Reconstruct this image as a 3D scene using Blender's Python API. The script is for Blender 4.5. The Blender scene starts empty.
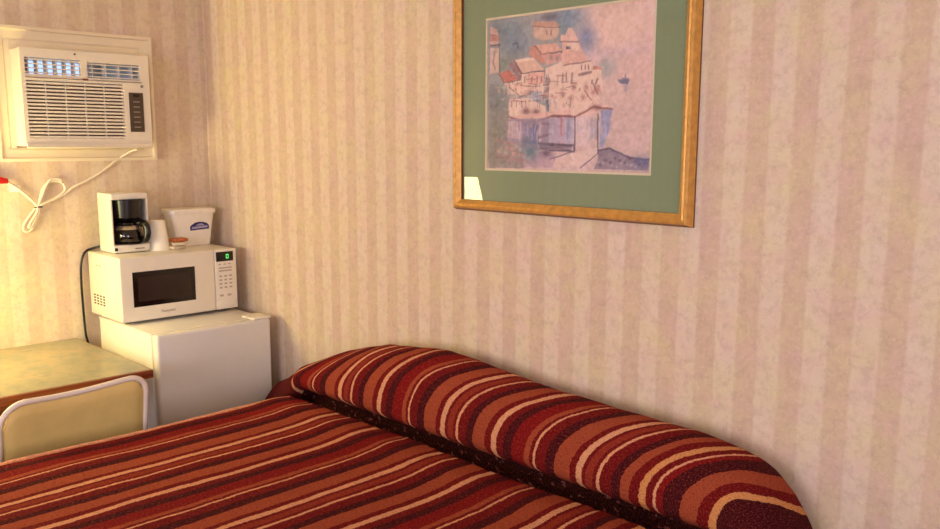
import bpy, bmesh, math, random
import numpy as np
from mathutils import Vector, Matrix, noise

random.seed(4)
SC = bpy.context.scene
COL = SC.collection
PI = math.pi
WIN_P = 64.0
SIDE_FILL = 40.0
CREASE0, CREASE1 = .584, .888
SHADE_E = 18.0

# ------------------------------------------------------------------ camera
W_PX, H_PX = 940, 529
F_PX, CY_PX = 861.84, 281.3
yaw, pitch, roll = 0.78673, -0.15870, 0.00293
fwd = Vector((-math.sin(yaw)*math.cos(pitch), math.cos(yaw)*math.cos(pitch), math.sin(pitch)))
rgt = Vector((math.cos(yaw), math.sin(yaw), 0)); up = rgt.cross(fwd)
r2 = math.cos(roll)*rgt + math.sin(roll)*up
u2 = -math.sin(roll)*rgt + math.cos(roll)*up
cd = bpy.data.cameras.new('camera'); cam = bpy.data.objects.new('camera', cd); COL.objects.link(cam)
m = Matrix((r2, u2, -fwd)).transposed().to_4x4(); m.translation = Vector((3.5818, -1.9183, 1.5411))
cam.matrix_world = m
cd.sensor_fit = 'HORIZONTAL'; cd.sensor_width = 36.0; cd.lens = 36.0*F_PX/W_PX
cd.shift_y = (CY_PX - H_PX/2)/W_PX
cd.clip_start = 0.05
SC.camera = cam

# ------------------------------------------------------------------ world, lights, exposure
def lin(c):
    return tuple(((v/255)/12.92 if v/255 <= .04045 else (((v/255)+.055)/1.055)**2.4) for v in c)
wd = bpy.data.worlds.new('world'); SC.world = wd; wd.use_nodes = True
bg = wd.node_tree.nodes['Background']
bg.inputs[0].default_value = (*lin((165, 196, 255)), 1); bg.inputs[1].default_value = 1.6
def area(name, loc, rot, sx, sy, power, col):
    l = bpy.data.lights.new(name, 'AREA'); l.shape = 'RECTANGLE'; l.size = sx; l.size_y = sy
    l.energy = power; l.color = col
    o = bpy.data.objects.new(name, l); COL.objects.link(o); o.location = loc; o.rotation_euler = rot
    return o
area('window_daylight', (2.7, -4.42, 1.45), (math.radians(90), 0, 0), 1.9, 1.3, WIN_P, (1.0, .90, .92))
area('side_fill', (5.02, -2.5, 1.45), (0, math.radians(90), 0), 1.3, 1.7, SIDE_FILL, (1.0, .90, .92))  # fill light added from the side to brighten chair and fridge fronts
vs = SC.view_settings
vs.view_transform = 'Standard'; vs.look = 'None'; vs.exposure = 0.08; vs.gamma = 1.0; vs.use_curve_mapping = False

# ------------------------------------------------------------------ materials
def new_mat(name):
    mt = bpy.data.materials.new(name); mt.use_nodes = True
    nt = mt.node_tree; return mt, nt, nt.nodes['Principled BSDF']
def nd(nt, t, **kw):
    n = nt.nodes.new(t)
    for k, v in kw.items(): setattr(n, k, v)
    return n
def plain(name, rgb, rough=.5, metal=0, var=.04, scale=30, bump=0, bscale=200, **kw):
    mt, nt, b = new_mat(name)
    b.inputs['Roughness'].default_value = rough; b.inputs['Metallic'].default_value = metal
    for k, v in kw.items(): b.inputs[k.replace('_', ' ')].default_value = v
    tc = nd(nt, 'ShaderNodeTexCoord'); nz = nd(nt, 'ShaderNodeTexNoise'); nz.inputs['Scale'].default_value = scale
    nz.inputs['Detail'].default_value = 3
    nt.links.new(tc.outputs['Object'], nz.inputs['Vector'])
    rp = nd(nt, 'ShaderNodeValToRGB'); c = lin(rgb)
    rp.color_ramp.elements[0].position = .3; rp.color_ramp.elements[1].position = .7
    rp.color_ramp.elements[0].color = (*[v*(1-var) for v in c], 1); rp.color_ramp.elements[1].color = (*[min(1, v*(1+var)) for v in c], 1)
    nt.links.new(nz.outputs['Fac'], rp.inputs[0]); nt.links.new(rp.outputs[0], b.inputs['Base Color'])
    if bump:
        n2 = nd(nt, 'ShaderNodeTexNoise'); n2.inputs['Scale'].default_value = bscale
        nt.links.new(tc.outputs['Object'], n2.inputs['Vector'])
        bp_ = nd(nt, 'ShaderNodeBump'); bp_.inputs['Strength'].default_value = bump; bp_.inputs['Distance'].default_value = .003
        nt.links.new(n2.outputs['Fac'], bp_.inputs['Height']); nt.links.new(bp_.outputs[0], b.inputs['Normal'])
    return mt
def mth(nt, op, a, b=None, c=None):
    n = nd(nt, 'ShaderNodeMath', operation=op)
    for i, v in enumerate((a, b, c)):
        if v is None: continue
        if isinstance(v, (int, float)): n.inputs[i].default_value = v
        else: nt.links.new(v, n.inputs[i])
    return n.outputs[0]
def mix(nt, fac, a, b, blend='MIX'):
    n = nd(nt, 'ShaderNodeMix', data_type='RGBA', blend_type=blend)
    for i, v in ((0, fac), (6, a), (7, b)):
        if isinstance(v, (int, float)): n.inputs[i].default_value = v
        elif isinstance(v, tuple): n.inputs[i].default_value = (*v, 1)
        else: nt.links.new(v, n.inputs[i])
    return n.outputs[2]
def ramp(nt, fac, stops, interp='LINEAR'):
    n = nd(nt, 'ShaderNodeValToRGB'); cr = n.color_ramp; cr.interpolation = interp
    while len(cr.elements) > 1: cr.elements.remove(cr.elements[-1])
    cr.elements[0].position = stops[0][0]; cr.elements[0].color = (*stops[0][1], 1)
    for p, c in stops[1:]:
        e = cr.elements.new(p); e.color = (*c, 1)
    nt.links.new(fac, n.inputs[0]); return n.outputs[0]
def nz(nt, vec, scale, detail=3, rough=.55):
    n = nd(nt, 'ShaderNodeTexNoise'); n.inputs['Scale'].default_value = scale; n.inputs['Detail'].default_value = detail
    n.inputs['Roughness'].default_value = rough
    nt.links.new(vec, n.inputs['Vector']); return n.outputs['Fac']

def wallpaper(name, axis, phase, period=.1115, con=1.0, pink=.6):
    mt, nt, b = new_mat(name)
    b.inputs['Roughness'].default_value = .75
    b.inputs['Specular IOR Level'].default_value = .25
    tc = nd(nt, 'ShaderNodeTexCoord'); sp = nd(nt, 'ShaderNodeSeparateXYZ')
    nt.links.new(tc.outputs['Object'], sp.inputs[0])
    u = sp.outputs[axis]
    vec = tc.outputs['Object']
    rag = nz(nt, vec, 60, 4, .7)
    u = mth(nt, 'ADD', u, mth(nt, 'MULTIPLY', mth(nt, 'SUBTRACT', rag, .5), .012))
    t = mth(nt, 'FRACT', mth(nt, 'DIVIDE', mth(nt, 'ADD', u, 50*period - phase), period))
    A = (0, 0, 0); Bc = (1, 1, 1)
    s = ramp(nt, t, [(0, (.5,)*3), (.03, Bc), (.47, Bc), (.53, A), (.97, A), (1.0, (.5,)*3)])
    dark = lin(WP_DARK); light = lin(WP_LIGHT)
    avg = tuple((p+q)/2 for p, q in zip(dark, light)); dark = tuple(a+(d-a)*con for a, d in zip(avg, dark)); light = tuple(a+(d-a)*con for a, d in zip(avg, light))
    c = mix(nt, s, light, dark)
    # mottled print: pinkish and ochre sponge marks
    m1 = nz(nt, vec, 7, 4, .65)
    c = mix(nt, ramp(nt, m1, [(.35, (0,)*3), (.65, (.6,)*3)]), c, lin(WP_OCHRE))
    m2 = nz(nt, vec, 13, 5, .7)
    c = mix(nt, ramp(nt, m2, [(.45, (0,)*3), (.7, (pink,)*3)]), c, lin(WP_PINK))
    m3 = nz(nt, vec, 34, 6, .8)
    c = mix(nt, ramp(nt, m3, [(.25, (.6,)*3), (.53, (0,)*3)]), c, lin(WP_SPECK))
    m4 = nz(nt, vec, 90, 4, .7)
    c = mix(nt, ramp(nt, m4, [(.52, (0,)*3), (.8, (.5,)*3)]), c, lin(WP_PALE))
    nt.links.new(c, b.inputs['Base Color'])
    bp_ = nd(nt, 'ShaderNodeBump'); bp_.inputs['Strength'].default_value = .12; bp_.inputs['Distance'].default_value = .002
    nt.links.new(m3, bp_.inputs['Height']); nt.links.new(bp_.outputs[0], b.inputs['Normal'])
    return mt
WP_DARK = (208, 178, 158); WP_LIGHT = (228, 210, 194); WP_OCHRE = (222, 208, 160); WP_PINK = (224, 188, 184)
WP_SPECK = (180, 150, 132); WP_PALE = (240, 226, 206)

M = {}
M['paper_right'] = wallpaper('striped_wallpaper_right', 0, 1.578, con=.72)
M['paper_left'] = wallpaper('striped_wallpaper_left', 1, -.02, con=.6, pink=.2)
M['paper_plain'] = wallpaper('striped_wallpaper_other', 0, 0)
M['ceiling'] = plain('ceiling_paint', (226, 216, 200), .9, bump=.2)
M['carpet'] = plain('brown_carpet', (120, 88, 66), .95, var=.2, scale=90, bump=.8, bscale=500)
M['white'] = plain('white_plastic', (236, 226, 208), .38, var=.01)
M['ac_white'] = plain('ivory_plastic', (232, 220, 200), .45, var=.015)
M['enamel'] = plain('white_enamel', (232, 226, 216), .3, var=.01)
M['trimpaint'] = plain('cream_trim_paint', (236, 220, 190), .5, var=.03, scale=12, bump=.1)
M['dark'] = plain('dark_recess_plastic', (70, 50, 40), .7)
M['black'] = plain('black_plastic', (22, 18, 17), .25, var=.05)
M['blackglass'] = plain('black_glass', (26, 16, 14), .12, var=.02)
M['grey'] = plain('grey_print', (150, 136, 124), .6)
M['greylight'] = plain('grey_key_print', (190, 170, 152), .6)
M['panel'] = plain('brown_control_panel', (74, 58, 46), .3, var=.1, scale=60)
M['gold'] = plain('gold_leaf_frame', (214, 160, 82), .38, metal=.35, var=.14, scale=60, bump=.3, bscale=120)
M['golddark'] = plain('brown_frame_side', (128, 74, 34), .45, metal=.3, var=.15, scale=40)
M['mat'] = plain('green_mat_board', (140, 156, 124), .85, var=.06, scale=200)
M['matedge'] = plain('cream_mat_bevel', (232, 216, 192), .7)
M['filter'] = plain('dusty_brown_filter', (150, 116, 92), .8, var=.1)
M['mesh'] = plain('oven_window_mesh', (40, 24, 22), .3)
M['peach'] = plain('peach_piping', (232, 160, 118), .8, var=.25, scale=150)
M['steel'] = plain('steel_band', (190, 176, 160), .25, metal=.8)
M['red'] = plain('red_plastic', (214, 26, 22), .4)
M['wire'] = plain('white_cable', (240, 224, 200), .5)
M['foam'] = plain('white_foam', (252, 244, 228), .7, var=.015)
M['tubplastic'] = plain('white_tub_plastic', (244, 234, 216), .42)
M['navy'] = plain('navy_print', (44, 38, 100), .5)
M['lilac'] = plain('pale_lilac_print', (170, 160, 190), .5)
M['orange'] = plain('orange_wrapper', (186, 100, 52), .5, var=.3, scale=120)
M['paperwhite'] = plain('white_wrapper', (214, 196, 168), .6, var=.1, scale=120)
M['cream'] = plain('cream_vinyl', (228, 198, 122), .55, var=.05, scale=18, bump=.15, bscale=400)
M['chairpaint'] = plain('white_painted_steel', (238, 222, 206), .4, var=.02)
M['brass'] = plain('brass', (190, 140, 70), .3, metal=.9)
M['ceramic'] = plain('cream_ceramic', (220, 200, 165), .3)
M['sheet'] = plain('white_mattress', (222, 214, 200), .9)
M['wood'] = plain('bed_wood', (98, 58, 36), .5, var=.2)

def wood_edge():
    mt, nt, b = new_mat('red_brown_wood'); tc = nd(nt, 'ShaderNodeTexCoord'); mp = nd(nt, 'ShaderNodeMapping')
    mp.inputs['Scale'].default_value = (30, 2, 60); nt.links.new(tc.outputs['Object'], mp.inputs[0])
    f = nz(nt, mp.outputs[0], 2, 4); c = ramp(nt, f, [(.3, lin((112, 48, 22))), (.7, lin((160, 84, 44)))])
    nt.links.new(c, b.inputs['Base Color']); b.inputs['Roughness'].default_value = .4; return mt
M['woodedge'] = wood_edge()
def laminate():
    mt, nt, b = new_mat('mottled_green_laminate'); tc = nd(nt, 'ShaderNodeTexCoord'); v = tc.outputs['Object']
    c = ramp(nt, nz(nt, v, 9, 5, .7), [(.3, lin((124, 126, 112))), (.5, lin((150, 140, 116))), (.7, lin((172, 148, 122)))])
    c = mix(nt, ramp(nt, nz(nt, v, 16, 5, .7), [(.48, (0,)*3), (.64, (.8,)*3)]), c, lin((118, 124, 116)))
    nt.links.new(c, b.inputs['Base Color']); b.inputs['Roughness'].default_value = .35; return mt
M['laminate'] = laminate()

MAROON = lin((116, 14, 20)); DARK = lin((64, 8, 20)); RED = lin((132, 16, 20)); ORG = lin((170, 78, 50)); RUST = lin((150, 52, 36)); PEACH = lin((238, 170, 126)); YEL = lin((228, 156, 96))
def spread_mat():
    mt, nt, b = new_mat('striped_bedspread_cloth')
    uvn = nd(nt, 'ShaderNodeUVMap', uv_map='cloth'); sp = nd(nt, 'ShaderNodeSeparateXYZ'); nt.links.new(uvn.outputs[0], sp.inputs[0])
    tc = nd(nt, 'ShaderNodeTexCoord'); v = tc.outputs['Object']
    u = sp.outputs[0]
    mp = nd(nt, 'ShaderNodeMapping'); mp.inputs['Scale'].default_value = (1, 1, 1); nt.links.new(uvn.outputs[0], mp.inputs[0])
    wob = mth(nt, 'SUBTRACT', nz(nt, mp.outputs[0], 14, 2, .5), .5)
    wob2 = mth(nt, 'SUBTRACT', nz(nt, mp.outputs[0], 110, 3, .7), .5)
    u = mth(nt, 'ADD', u, mth(nt, 'ADD', mth(nt, 'MULTIPLY', wob, .010), mth(nt, 'MULTIPLY', wob2, .011)))
    P = .507
    t = mth(nt, 'FRACT', mth(nt, 'DIVIDE', mth(nt, 'ADD', u, 10*P - 1.003 + .010), P))
    seq = [(0, PEACH), (.018, MAROON), (.044, DARK), (.074, RED), (.122, ORG), (.139, MAROON), (.151, PEACH), (.160, MAROON), (.196, DARK),
           (.226, ORG), (.279, MAROON), (.298, PEACH), (.317, MAROON), (.330, RUST), (.353, MAROON), (.366, PEACH), (.376, MAROON),
           (.408, DARK), (.434, ORG), (.482, MAROON)]
    e = .0016
    stops = []
    for i, (o, c) in enumerate(seq):
        if i == 0: stops.append((0, c)); continue
        stops.append((o/P, c))
    c1 = ramp(nt, t, stops, 'CONSTANT')
    # the right-hand end of the cloth carries another order of stripes
    t2 = mth(nt, 'SUBTRACT', u, 2.47)
    seq2 = [(0, MAROON), (.026, YEL), (.044, MAROON), (.066, PEACH), (.074, RED), (.090, DARK), (.140, ORG), (.185, MAROON), (.215, YEL), (.235, DARK), (.33, ORG), (.38, MAROON), (.42, PEACH), (.44, MAROON), (.5, DARK), (.56, ORG), (.62, MAROON)]
    c2 = ramp(nt, t2, [(o, c) for o, c in seq2], 'CONSTANT')
    c = mix(nt, mth(nt, 'GREATER_THAN', u, 2.47), c1, c2)
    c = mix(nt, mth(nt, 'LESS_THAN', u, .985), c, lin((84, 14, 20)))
    # dark band with pinkish dots coloured in where the cloth tucks under the pillows
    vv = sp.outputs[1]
    band = mth(nt, 'MULTIPLY', mth(nt, 'GREATER_THAN', mth(nt, 'ADD', vv, mth(nt, 'MULTIPLY', wob2, .02)), CREASE0), mth(nt, 'LESS_THAN', mth(nt, 'ADD', vv, mth(nt, 'MULTIPLY', wob2, .03)), CREASE1))
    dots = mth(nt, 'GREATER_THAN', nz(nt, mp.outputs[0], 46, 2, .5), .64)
    trim = mix(nt, dots, lin((38, 10, 14)), lin((150, 84, 84)))  # colour of the crease band: near black with pinkish dots
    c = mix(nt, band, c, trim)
    # woven flecks
    m1 = nd(nt, 'ShaderNodeMapping'); m1.inputs['Scale'].default_value = (420, 130, 1); nt.links.new(uvn.outputs[0], m1.inputs[0])
    fl = nz(nt, m1.outputs[0], 1, 3, .7)
    c = mix(nt, ramp(nt, fl, [(.35, (.6,)*3), (.52, (0,)*3)]), c, lin((60, 14, 16)))
    c = mix(nt, ramp(nt, fl, [(.52, (0,)*3), (.72, (.55,)*3)]), c, lin((204, 100, 70)))
    nt.links.new(c, b.inputs['Base Color'])
    b.inputs['Roughness'].default_value = .95; b.inputs['Specular IOR Level'].default_value = .08
    b.inputs['Sheen Weight'].default_value = 0
    h = mth(nt, 'ADD', mth(nt, 'MULTIPLY', fl, .5), nz(nt, v, 70, 3, .6))
    bp_ = nd(nt, 'ShaderNodeBump'); bp_.inputs['Strength'].default_value = .9; bp_.inputs['Distance'].default_value = .008
    nt.links.new(h, bp_.inputs['Height']); nt.links.new(bp_.outputs[0], b.inputs['Normal'])
    return mt
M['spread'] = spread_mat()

def glass_mat(name, tint=(1, 1, 1), rough=0.0, ior=1.5):
    mt = bpy.data.materials.new(name); mt.use_nodes = True; nt = mt.node_tree
    nt.nodes.remove(nt.nodes['Principled BSDF']); out = nt.nodes['Material Output']
    tr = nd(nt, 'ShaderNodeBsdfTransparent'); tr.inputs[0].default_value = (*tint, 1)
    gl = nd(nt, 'ShaderNodeBsdfGlossy'); gl.inputs['Roughness'].default_value = rough
    fr = nd(nt, 'ShaderNodeFresnel'); fr.inputs[0].default_value = ior
    ge = nd(nt, 'ShaderNodeNewGeometry'); nt.links.new(mth(nt, 'ADD', ior, mth(nt, 'MULTIPLY', ge.outputs['Backfacing'], 1/ior-ior)), fr.inputs[0])
    mx = nd(nt, 'ShaderNodeMixShader')
    nt.links.new(fr.outputs[0], mx.inputs[0]); nt.links.new(tr.outputs[0], mx.inputs[1]); nt.links.new(gl.outputs[0], mx.inputs[2])
    nt.links.new(mx.outputs[0], out.inputs[0]); return mt
M['glass'] = glass_mat('picture_glass', (.98, .98, .97))
M['carafe'] = glass_mat('smoked_carafe_glass', (.50, .43, .37), .02, 1.7)
M['windowglass'] = glass_mat('window_glass')
def emit(name, rgb, s):
    mt, nt, b = new_mat(name); b.inputs['Base Color'].default_value = (*lin(rgb), 1)
    b.inputs['Emission Color'].default_value = (*lin(rgb), 1); b.inputs['Emission Strength'].default_value = s; return mt
M['shade'] = emit('lit_lamp_shade', (253, 240, 172), SHADE_E)
M['led'] = emit('green_display_digits', (90, 220, 110), 1.2)

def vcol_mat(name):
    mt, nt, b = new_mat(name); a = nd(nt, 'ShaderNodeVertexColor', layer_name='print')
    nt.links.new(a.outputs[0], b.inputs['Base Color']); b.inputs['Roughness'].default_value = .8; return mt
M['print'] = vcol_mat('watercolour_print')

# ------------------------------------------------------------------ mesh helpers
class MB:
    """collects shapes and links them as ONE mesh object"""
    def __init__(s): s.bm = bmesh.new()
    def _merge(s, b2, mi=0, mat=None):
        if mat is not None: bmesh.ops.transform(b2, matrix=mat, verts=b2.verts)
        for f in b2.faces: f.material_index = mi
        me = bpy.data.meshes.new('t'); b2.to_mesh(me); b2.free(); s.bm.from_mesh(me); bpy.data.meshes.remove(me)
    def box(s, x0, x1, y0, y1, z0, z1, bev=0, seg=2, mi=0, mat=None):
        b = bmesh.new(); bmesh.ops.create_cube(b, size=1)
        for v in b.verts:
            v.co = Vector(((x0+x1)/2+v.co.x*(x1-x0), (y0+y1)/2+v.co.y*(y1-y0), (z0+z1)/2+v.co.z*(z1-z0)))
        if bev: bmesh.ops.bevel(b, geom=b.edges[:], offset=bev, segments=seg, affect='EDGES', profile=.5)
        s._merge(b, mi, mat); return s
    def hexa(s, bot, top, bev=0, seg=2, mi=0):
        """bot, top: four corners each, counter-clockwise seen from above"""
        b = bmesh.new(); vb = [b.verts.new(p) for p in bot]; vt = [b.verts.new(p) for p in top]
        b.faces.new(vb[::-1]); b.faces.new(vt)
        for i in range(4): b.faces.new((vb[i], vb[(i+1) % 4], vt[(i+1) % 4], vt[i]))
        if bev: bmesh.ops.bevel(b, geom=b.edges[:], offset=bev, segments=seg, affect='EDGES', profile=.5)
        s._merge(b, mi); return s
    def prism(s, poly, d, mi=0, bev=0):
        """poly: list of Vector, closed outline; d: extrusion vector"""
        b = bmesh.new(); v0 = [b.verts.new(p) for p in poly]; v1 = [b.verts.new(Vector(p)+Vector(d)) for p in poly]
        b.faces.new(v0[::-1]); b.faces.new(v1); n = len(poly)
        for i in range(n): b.faces.new((v0[i], v0[(i+1) % n], v1[(i+1) % n], v1[i]))
        bmesh.ops.recalc_face_normals(b, faces=b.faces)
        if bev: bmesh.ops.bevel(b, geom=b.edges[:], offset=bev, segments=2, affect='EDGES', profile=.5)
        s._merge(b, mi); return s
    def tube(s, pts, r, n=10, closed=False, mi=0, caps=True):
        pts = [Vector(p) for p in pts]; b = bmesh.new(); rings = []; N = len(pts)
        prev = None
        for i, p in enumerate(pts):
            if closed: t = (pts[(i+1) % N]-pts[i-1])
            else: t = (pts[min(i+1, N-1)]-pts[max(i-1, 0)])
            t.normalize()
            if prev is None:
                a = Vector((0, 0, 1)) if abs(t.z) < .9 else Vector((1, 0, 0))
                nrm = t.cross(a).normalized()
            else: nrm = (prev - t*prev.dot(t)).normalized()
            prev = nrm; bi = t.cross(nrm)
            rr = r[i] if isinstance(r, (list, tuple)) else r
            rings.append([b.verts.new(p+nrm*math.cos(2*PI*k/n)*rr+bi*math.sin(2*PI*k/n)*rr) for k in range(n)])
        for i in range(N if closed else N-1):
            A, B = rings[i], rings[(i+1) % N]
            for k in range(n): b.faces.new((A[k], A[(k+1) % n], B[(k+1) % n], B[k]))
        if not closed and caps:
            b.faces.new(rings[0][::-1]); b.faces.new(rings[-1])
        bmesh.ops.recalc_face_normals(b, faces=b.faces)
        s._merge(b, mi); return s
    def lathe(s, prof, c, n=32, mi=0):
        b = bmesh.new(); rings = []
        for r, z in prof:
            if r < 1e-6: rings.append([b.verts.new((c[0], c[1], c[2]+z))])
            else: rings.append([b.verts.new((c[0]+r*math.cos(2*PI*k/n), c[1]+r*math.sin(2*PI*k/n), c[2]+z)) for k in range(n)])
        for A, B in zip(rings, rings[1:]):
            for k in range(n):
                k2 = (k+1) % n
                if len(A) == 1: b.faces.new((A[0], B[k2], B[k])) if len(B) > 1 else None
                elif len(B) == 1: b.faces.new((A[k], A[k2], B[0]))
                else: b.faces.new((A[k], A[k2], B[k2], B[k]))
        bmesh.ops.recalc_face_normals(b, faces=b.faces)
        s._merge(b, mi); return s
    def build(s, name, mats, parent=None, smooth=False, auto=True):
        me = bpy.data.meshes.new(name); s.bm.to_mesh(me); s.bm.free()
        if not isinstance(mats, (list, tuple)): mats = [mats]
        for k in mats: me.materials.append(M[k])
        o = bpy.data.objects.new(name, me); COL.objects.link(o)
        if parent:
            o.parent = parent; o.matrix_parent_inverse = Matrix.Translation(-parent.location) if parent.parent is None else Matrix.Identity(4)
        if smooth: me.shade_smooth()
        elif auto:
            me.shade_smooth()
            try: me.set_sharp_from_angle(angle=math.radians(38))
            except Exception: me.shade_flat()
        return o
def spline(pts, sub=8, closed=False):
    pts = [Vector(p) for p in pts]; out = []; n = len(pts)
    for i in range(n if closed else n-1):
        if closed: a, b, c, d = pts[i-1], pts[i], pts[(i+1) % n], pts[(i+2) % n]
        else: a, b, c, d = pts[max(i-1, 0)], pts[i], pts[i+1], pts[min(i+2, n-1)]
        for k in range(sub):
            t = k/sub
            out.append(.5*((2*b)+(-a+c)*t+(2*a-5*b+4*c-d)*t*t+(-a+3*b-3*c+d)*t**3))
    if not closed: out.append(pts[-1])
    return out
def tag(o, label=None, cat=None, group=None, kind=None):
    if label: o['label'] = label
    if cat: o['category'] = cat
    if group: o['group'] = group
    if kind: o['kind'] = kind
    return o
def thing(name, loc, label, cat, group=None):
    o = bpy.data.objects.new(name, None); COL.objects.link(o); o.location = loc; o.empty_display_size = .1
    return tag(o, label, cat, group)

# ------------------------------------------------------------------ the room
XR, YB, HT, TH = 4.9, -4.3, 2.45, .12
def struct(name, mb, mats): return tag(mb.build(name, mats, auto=False), kind='structure')
struct('floor', MB().box(-TH, XR+TH, YB-TH, TH, -.1, 0), 'carpet')
struct('ceiling', MB().box(-TH, XR+TH, YB-TH, TH, HT, HT+.1), 'ceiling')
struct('wall_right', MB().box(-TH, XR+TH, 0, TH, 0, HT), 'paper_right')
HY0, HY1, HZ0, HZ1 = -.7952, -.3148, 1.5258, 1.8842      # opening that holds the air conditioner
struct('wall_left', MB().box(-TH, 0, YB, HY0, 0, HT).box(-TH, 0, HY1, 0, 0, HT).box(-TH, 0, HY0, HY1, 0, HZ0).box(-TH, 0, HY0, HY1, HZ1, HT), 'paper_left')
struct('wall_near', MB().box(XR, XR+TH, YB, -3.4, 0, HT).box(XR, XR+TH, -1.6, 0, 0, HT).box(XR, XR+TH, -3.4, -1.6, 0, .8).box(XR, XR+TH, -3.4, -1.6, 2.15, HT), 'paper_left')
wf = MB()
for a in ((-3.4, -1.6, .8, .85), (-3.4, -1.6, 2.1, 2.15), (-3.4, -3.35, .85, 2.1), (-1.65, -1.6, .85, 2.1), (-2.525, -2.475, .85, 2.1)):
    wf.box(XR+.03, XR+.09, a[0], a[1], a[2], a[3], .004)
added_win = struct('added_window', wf, 'trimpaint')  # unseen window, added as an opening for the side fill light
MB().box(XR+.057, XR+.063, -3.35, -1.65, .85, 2.1).build('window_pane', 'windowglass', added_win)
WX0, WX1, WZ0, WZ1 = 1.7, 3.7, .8, 2.15
struct('wall_back', MB().box(-TH, WX0, YB-TH, YB, 0, HT).box(WX1, XR+TH, YB-TH, YB, 0, HT).box(WX0, WX1, YB-TH, YB, 0, WZ0).box(WX0, WX1, YB-TH, YB, WZ1, HT), 'paper_plain')
wf = MB()
for a in ((WX0, WX1, WZ0, WZ0+.05), (WX0, WX1, WZ1-.05, WZ1), (WX0, WX0+.05, WZ0+.05, WZ1-.05), (WX1-.05, WX1, WZ0+.05, WZ1-.05), (2.675, 2.725, WZ0+.05, WZ1-.05)):
    wf.box(a[0], a[1], YB-.09, YB-.03, a[2], a[3], .004)
win = struct('window_1', wf, 'trimpaint')
MB().box(WX0+.05, WX1-.05, YB-.063, YB-.057, WZ0+.05, WZ1-.05).build('window_pane', 'windowglass', win)
struct('baseboard_right', MB().box(.0, XR, -.015, 0, 0, .1, .003), 'trimpaint')
struct('baseboard_left', MB().box(0, .015, YB, -.015, 0, .1, .003), 'trimpaint')
# wooden casing round the opening
def casing(y0, y1, z0, z1, w, x1):
    mb = MB()
    def rail(o0, o1, i0, i1):
        # mitred rail: outer edge o0-o1, inner edge i0-i1 (each y, z), with a raised outer band
        P = lambda p, x: Vector((x, p[0], p[1]))
        poly = [P(o0, 0), P(o1, 0), P(i1, 0), P(i0, 0)]
        b = bmesh.new(); k = .28
        def lerp(a, c, t): return (a[0]+(c[0]-a[0])*t, a[1]+(c[1]-a[1])*t)
        prof = [(0, 0), (0, x1), (.22, x1), (.3, x1*.62), (.85, x1*.5), (1, x1*.3), (1, 0)]
        A = [b.verts.new(P(lerp(o0, i0, t), x)) for t, x in prof]; B = [b.verts.new(P(lerp(o1, i1, t), x)) for t, x in prof]
        n = len(prof)
        for i in range(n): b.faces.new((A[i], A[(i+1) % n], B[(i+1) % n], B[i]))
        b.faces.new(A); b.faces.new(B[::-1]); bmesh.ops.recalc_face_normals(b, faces=b.faces)
        mb._merge(b)
    o = [(y0, z0), (y1, z0), (y1, z1), (y0, z1)]; i = [(y0+w, z0+w), (y1-w, z0+w), (y1-w, z1-w), (y0+w, z1-w)]
    for k in range(4): rail(o[k], o[(k+1) % 4], i[k], i[(k+1) % 4])
    return mb
tr = struct('trim_1', casing(-.865, -.249, 1.467, 1.971, .052, .026), 'trimpaint')
tr.data.shade_flat()
AYa, AYb = -.7955, -.3145
fb = MB(); fb.box(.0005, .012, -.814, AYa-.0005, 1.518, 1.92); fb.box(.0005, .012, AYa, AYb, 1.885, 1.92); fb.box(.0005, .012, AYb+.0005, -.3, 1.518, 1.92)
struct('trim_2', fb, 'trimpaint')

# ------------------------------------------------------------------ air conditioner in the left wall
AX, AY0, AY1, AZ0, AZ1 = .12, -.795, -.315, 1.526, 1.884
ac = thing('air_conditioner', (0, -.555, AZ0), 'white window air conditioner with slatted grille set in the left wall', 'air conditioner')
b = MB(); XB = -.30
b.box(XB, AX-.02, AY0, AY0+.012, AZ0, AZ1, .003); b.box(XB, AX-.02, AY1-.012, AY1, AZ0, AZ1, .003)
b.box(XB, AX-.02, AY0+.012, AY1-.012, AZ0, AZ0+.012); b.box(XB, AX-.02, AY0+.012, AY1-.012, AZ1-.012, AZ1)
b.box(XB, AX-.03, AY0+.012, AY1-.012, 1.765, 1.773)                                        # floor of the air duct
b.box(XB, XB+.01, AY0+.012, AY1-.012, AZ0+.012, 1.765); b.box(XB, XB+.01, -.40, AY1-.012, 1.773, AZ1-.012)
b.build('cabinet', 'ac_white', ac)
# front panel: bars round three openings
b = MB(); g1 = (-.782, -.579, 1.792, 1.851); g2 = (-.556, -.347, 1.787, 1.846); g3 = (-.784, -.419, 1.556, 1.768); XF0, XF1 = AX-.022, AX
def bar(y0, y1, z0, z1): b.box(XF0, XF1, y0, y1, z0, z1, .0)
bar(AY0-.002, AY1+.004, g1[3], AZ1+.001); bar(AY0-.002, g1[0], AZ0, g1[3]); bar(g1[1], g2[0], g3[3], g1[3]); bar(g2[1], AY1+.004, AZ0, g1[3]); 
bar(g2[0], g2[1], g2[3], g1[3]); bar(g1[0], g1[1], g3[3], g1[2]); bar(g2[0], g2[1], g3[3], g2[2]); bar(g3[1], g2[1], AZ0, g3[3]); bar(g1[0], g3[1], AZ0, g3[2])
fp = b.build('front_panel', 'ac_white', ac, auto=False)
MB().hexa([(AX, AY0, AZ0-.008), (AX+.012, AY0, AZ0-.004), (AX+.012, AY1, AZ0-.004), (AX, AY1, AZ0-.008)], [(AX, AY0, AZ0+.01), (AX+.006, AY0, AZ0+.01), (AX+.006, AY1, AZ0+.01), (AX, AY1, AZ0+.01)]).build('bottom_lip', 'ac_white', ac)
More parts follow.
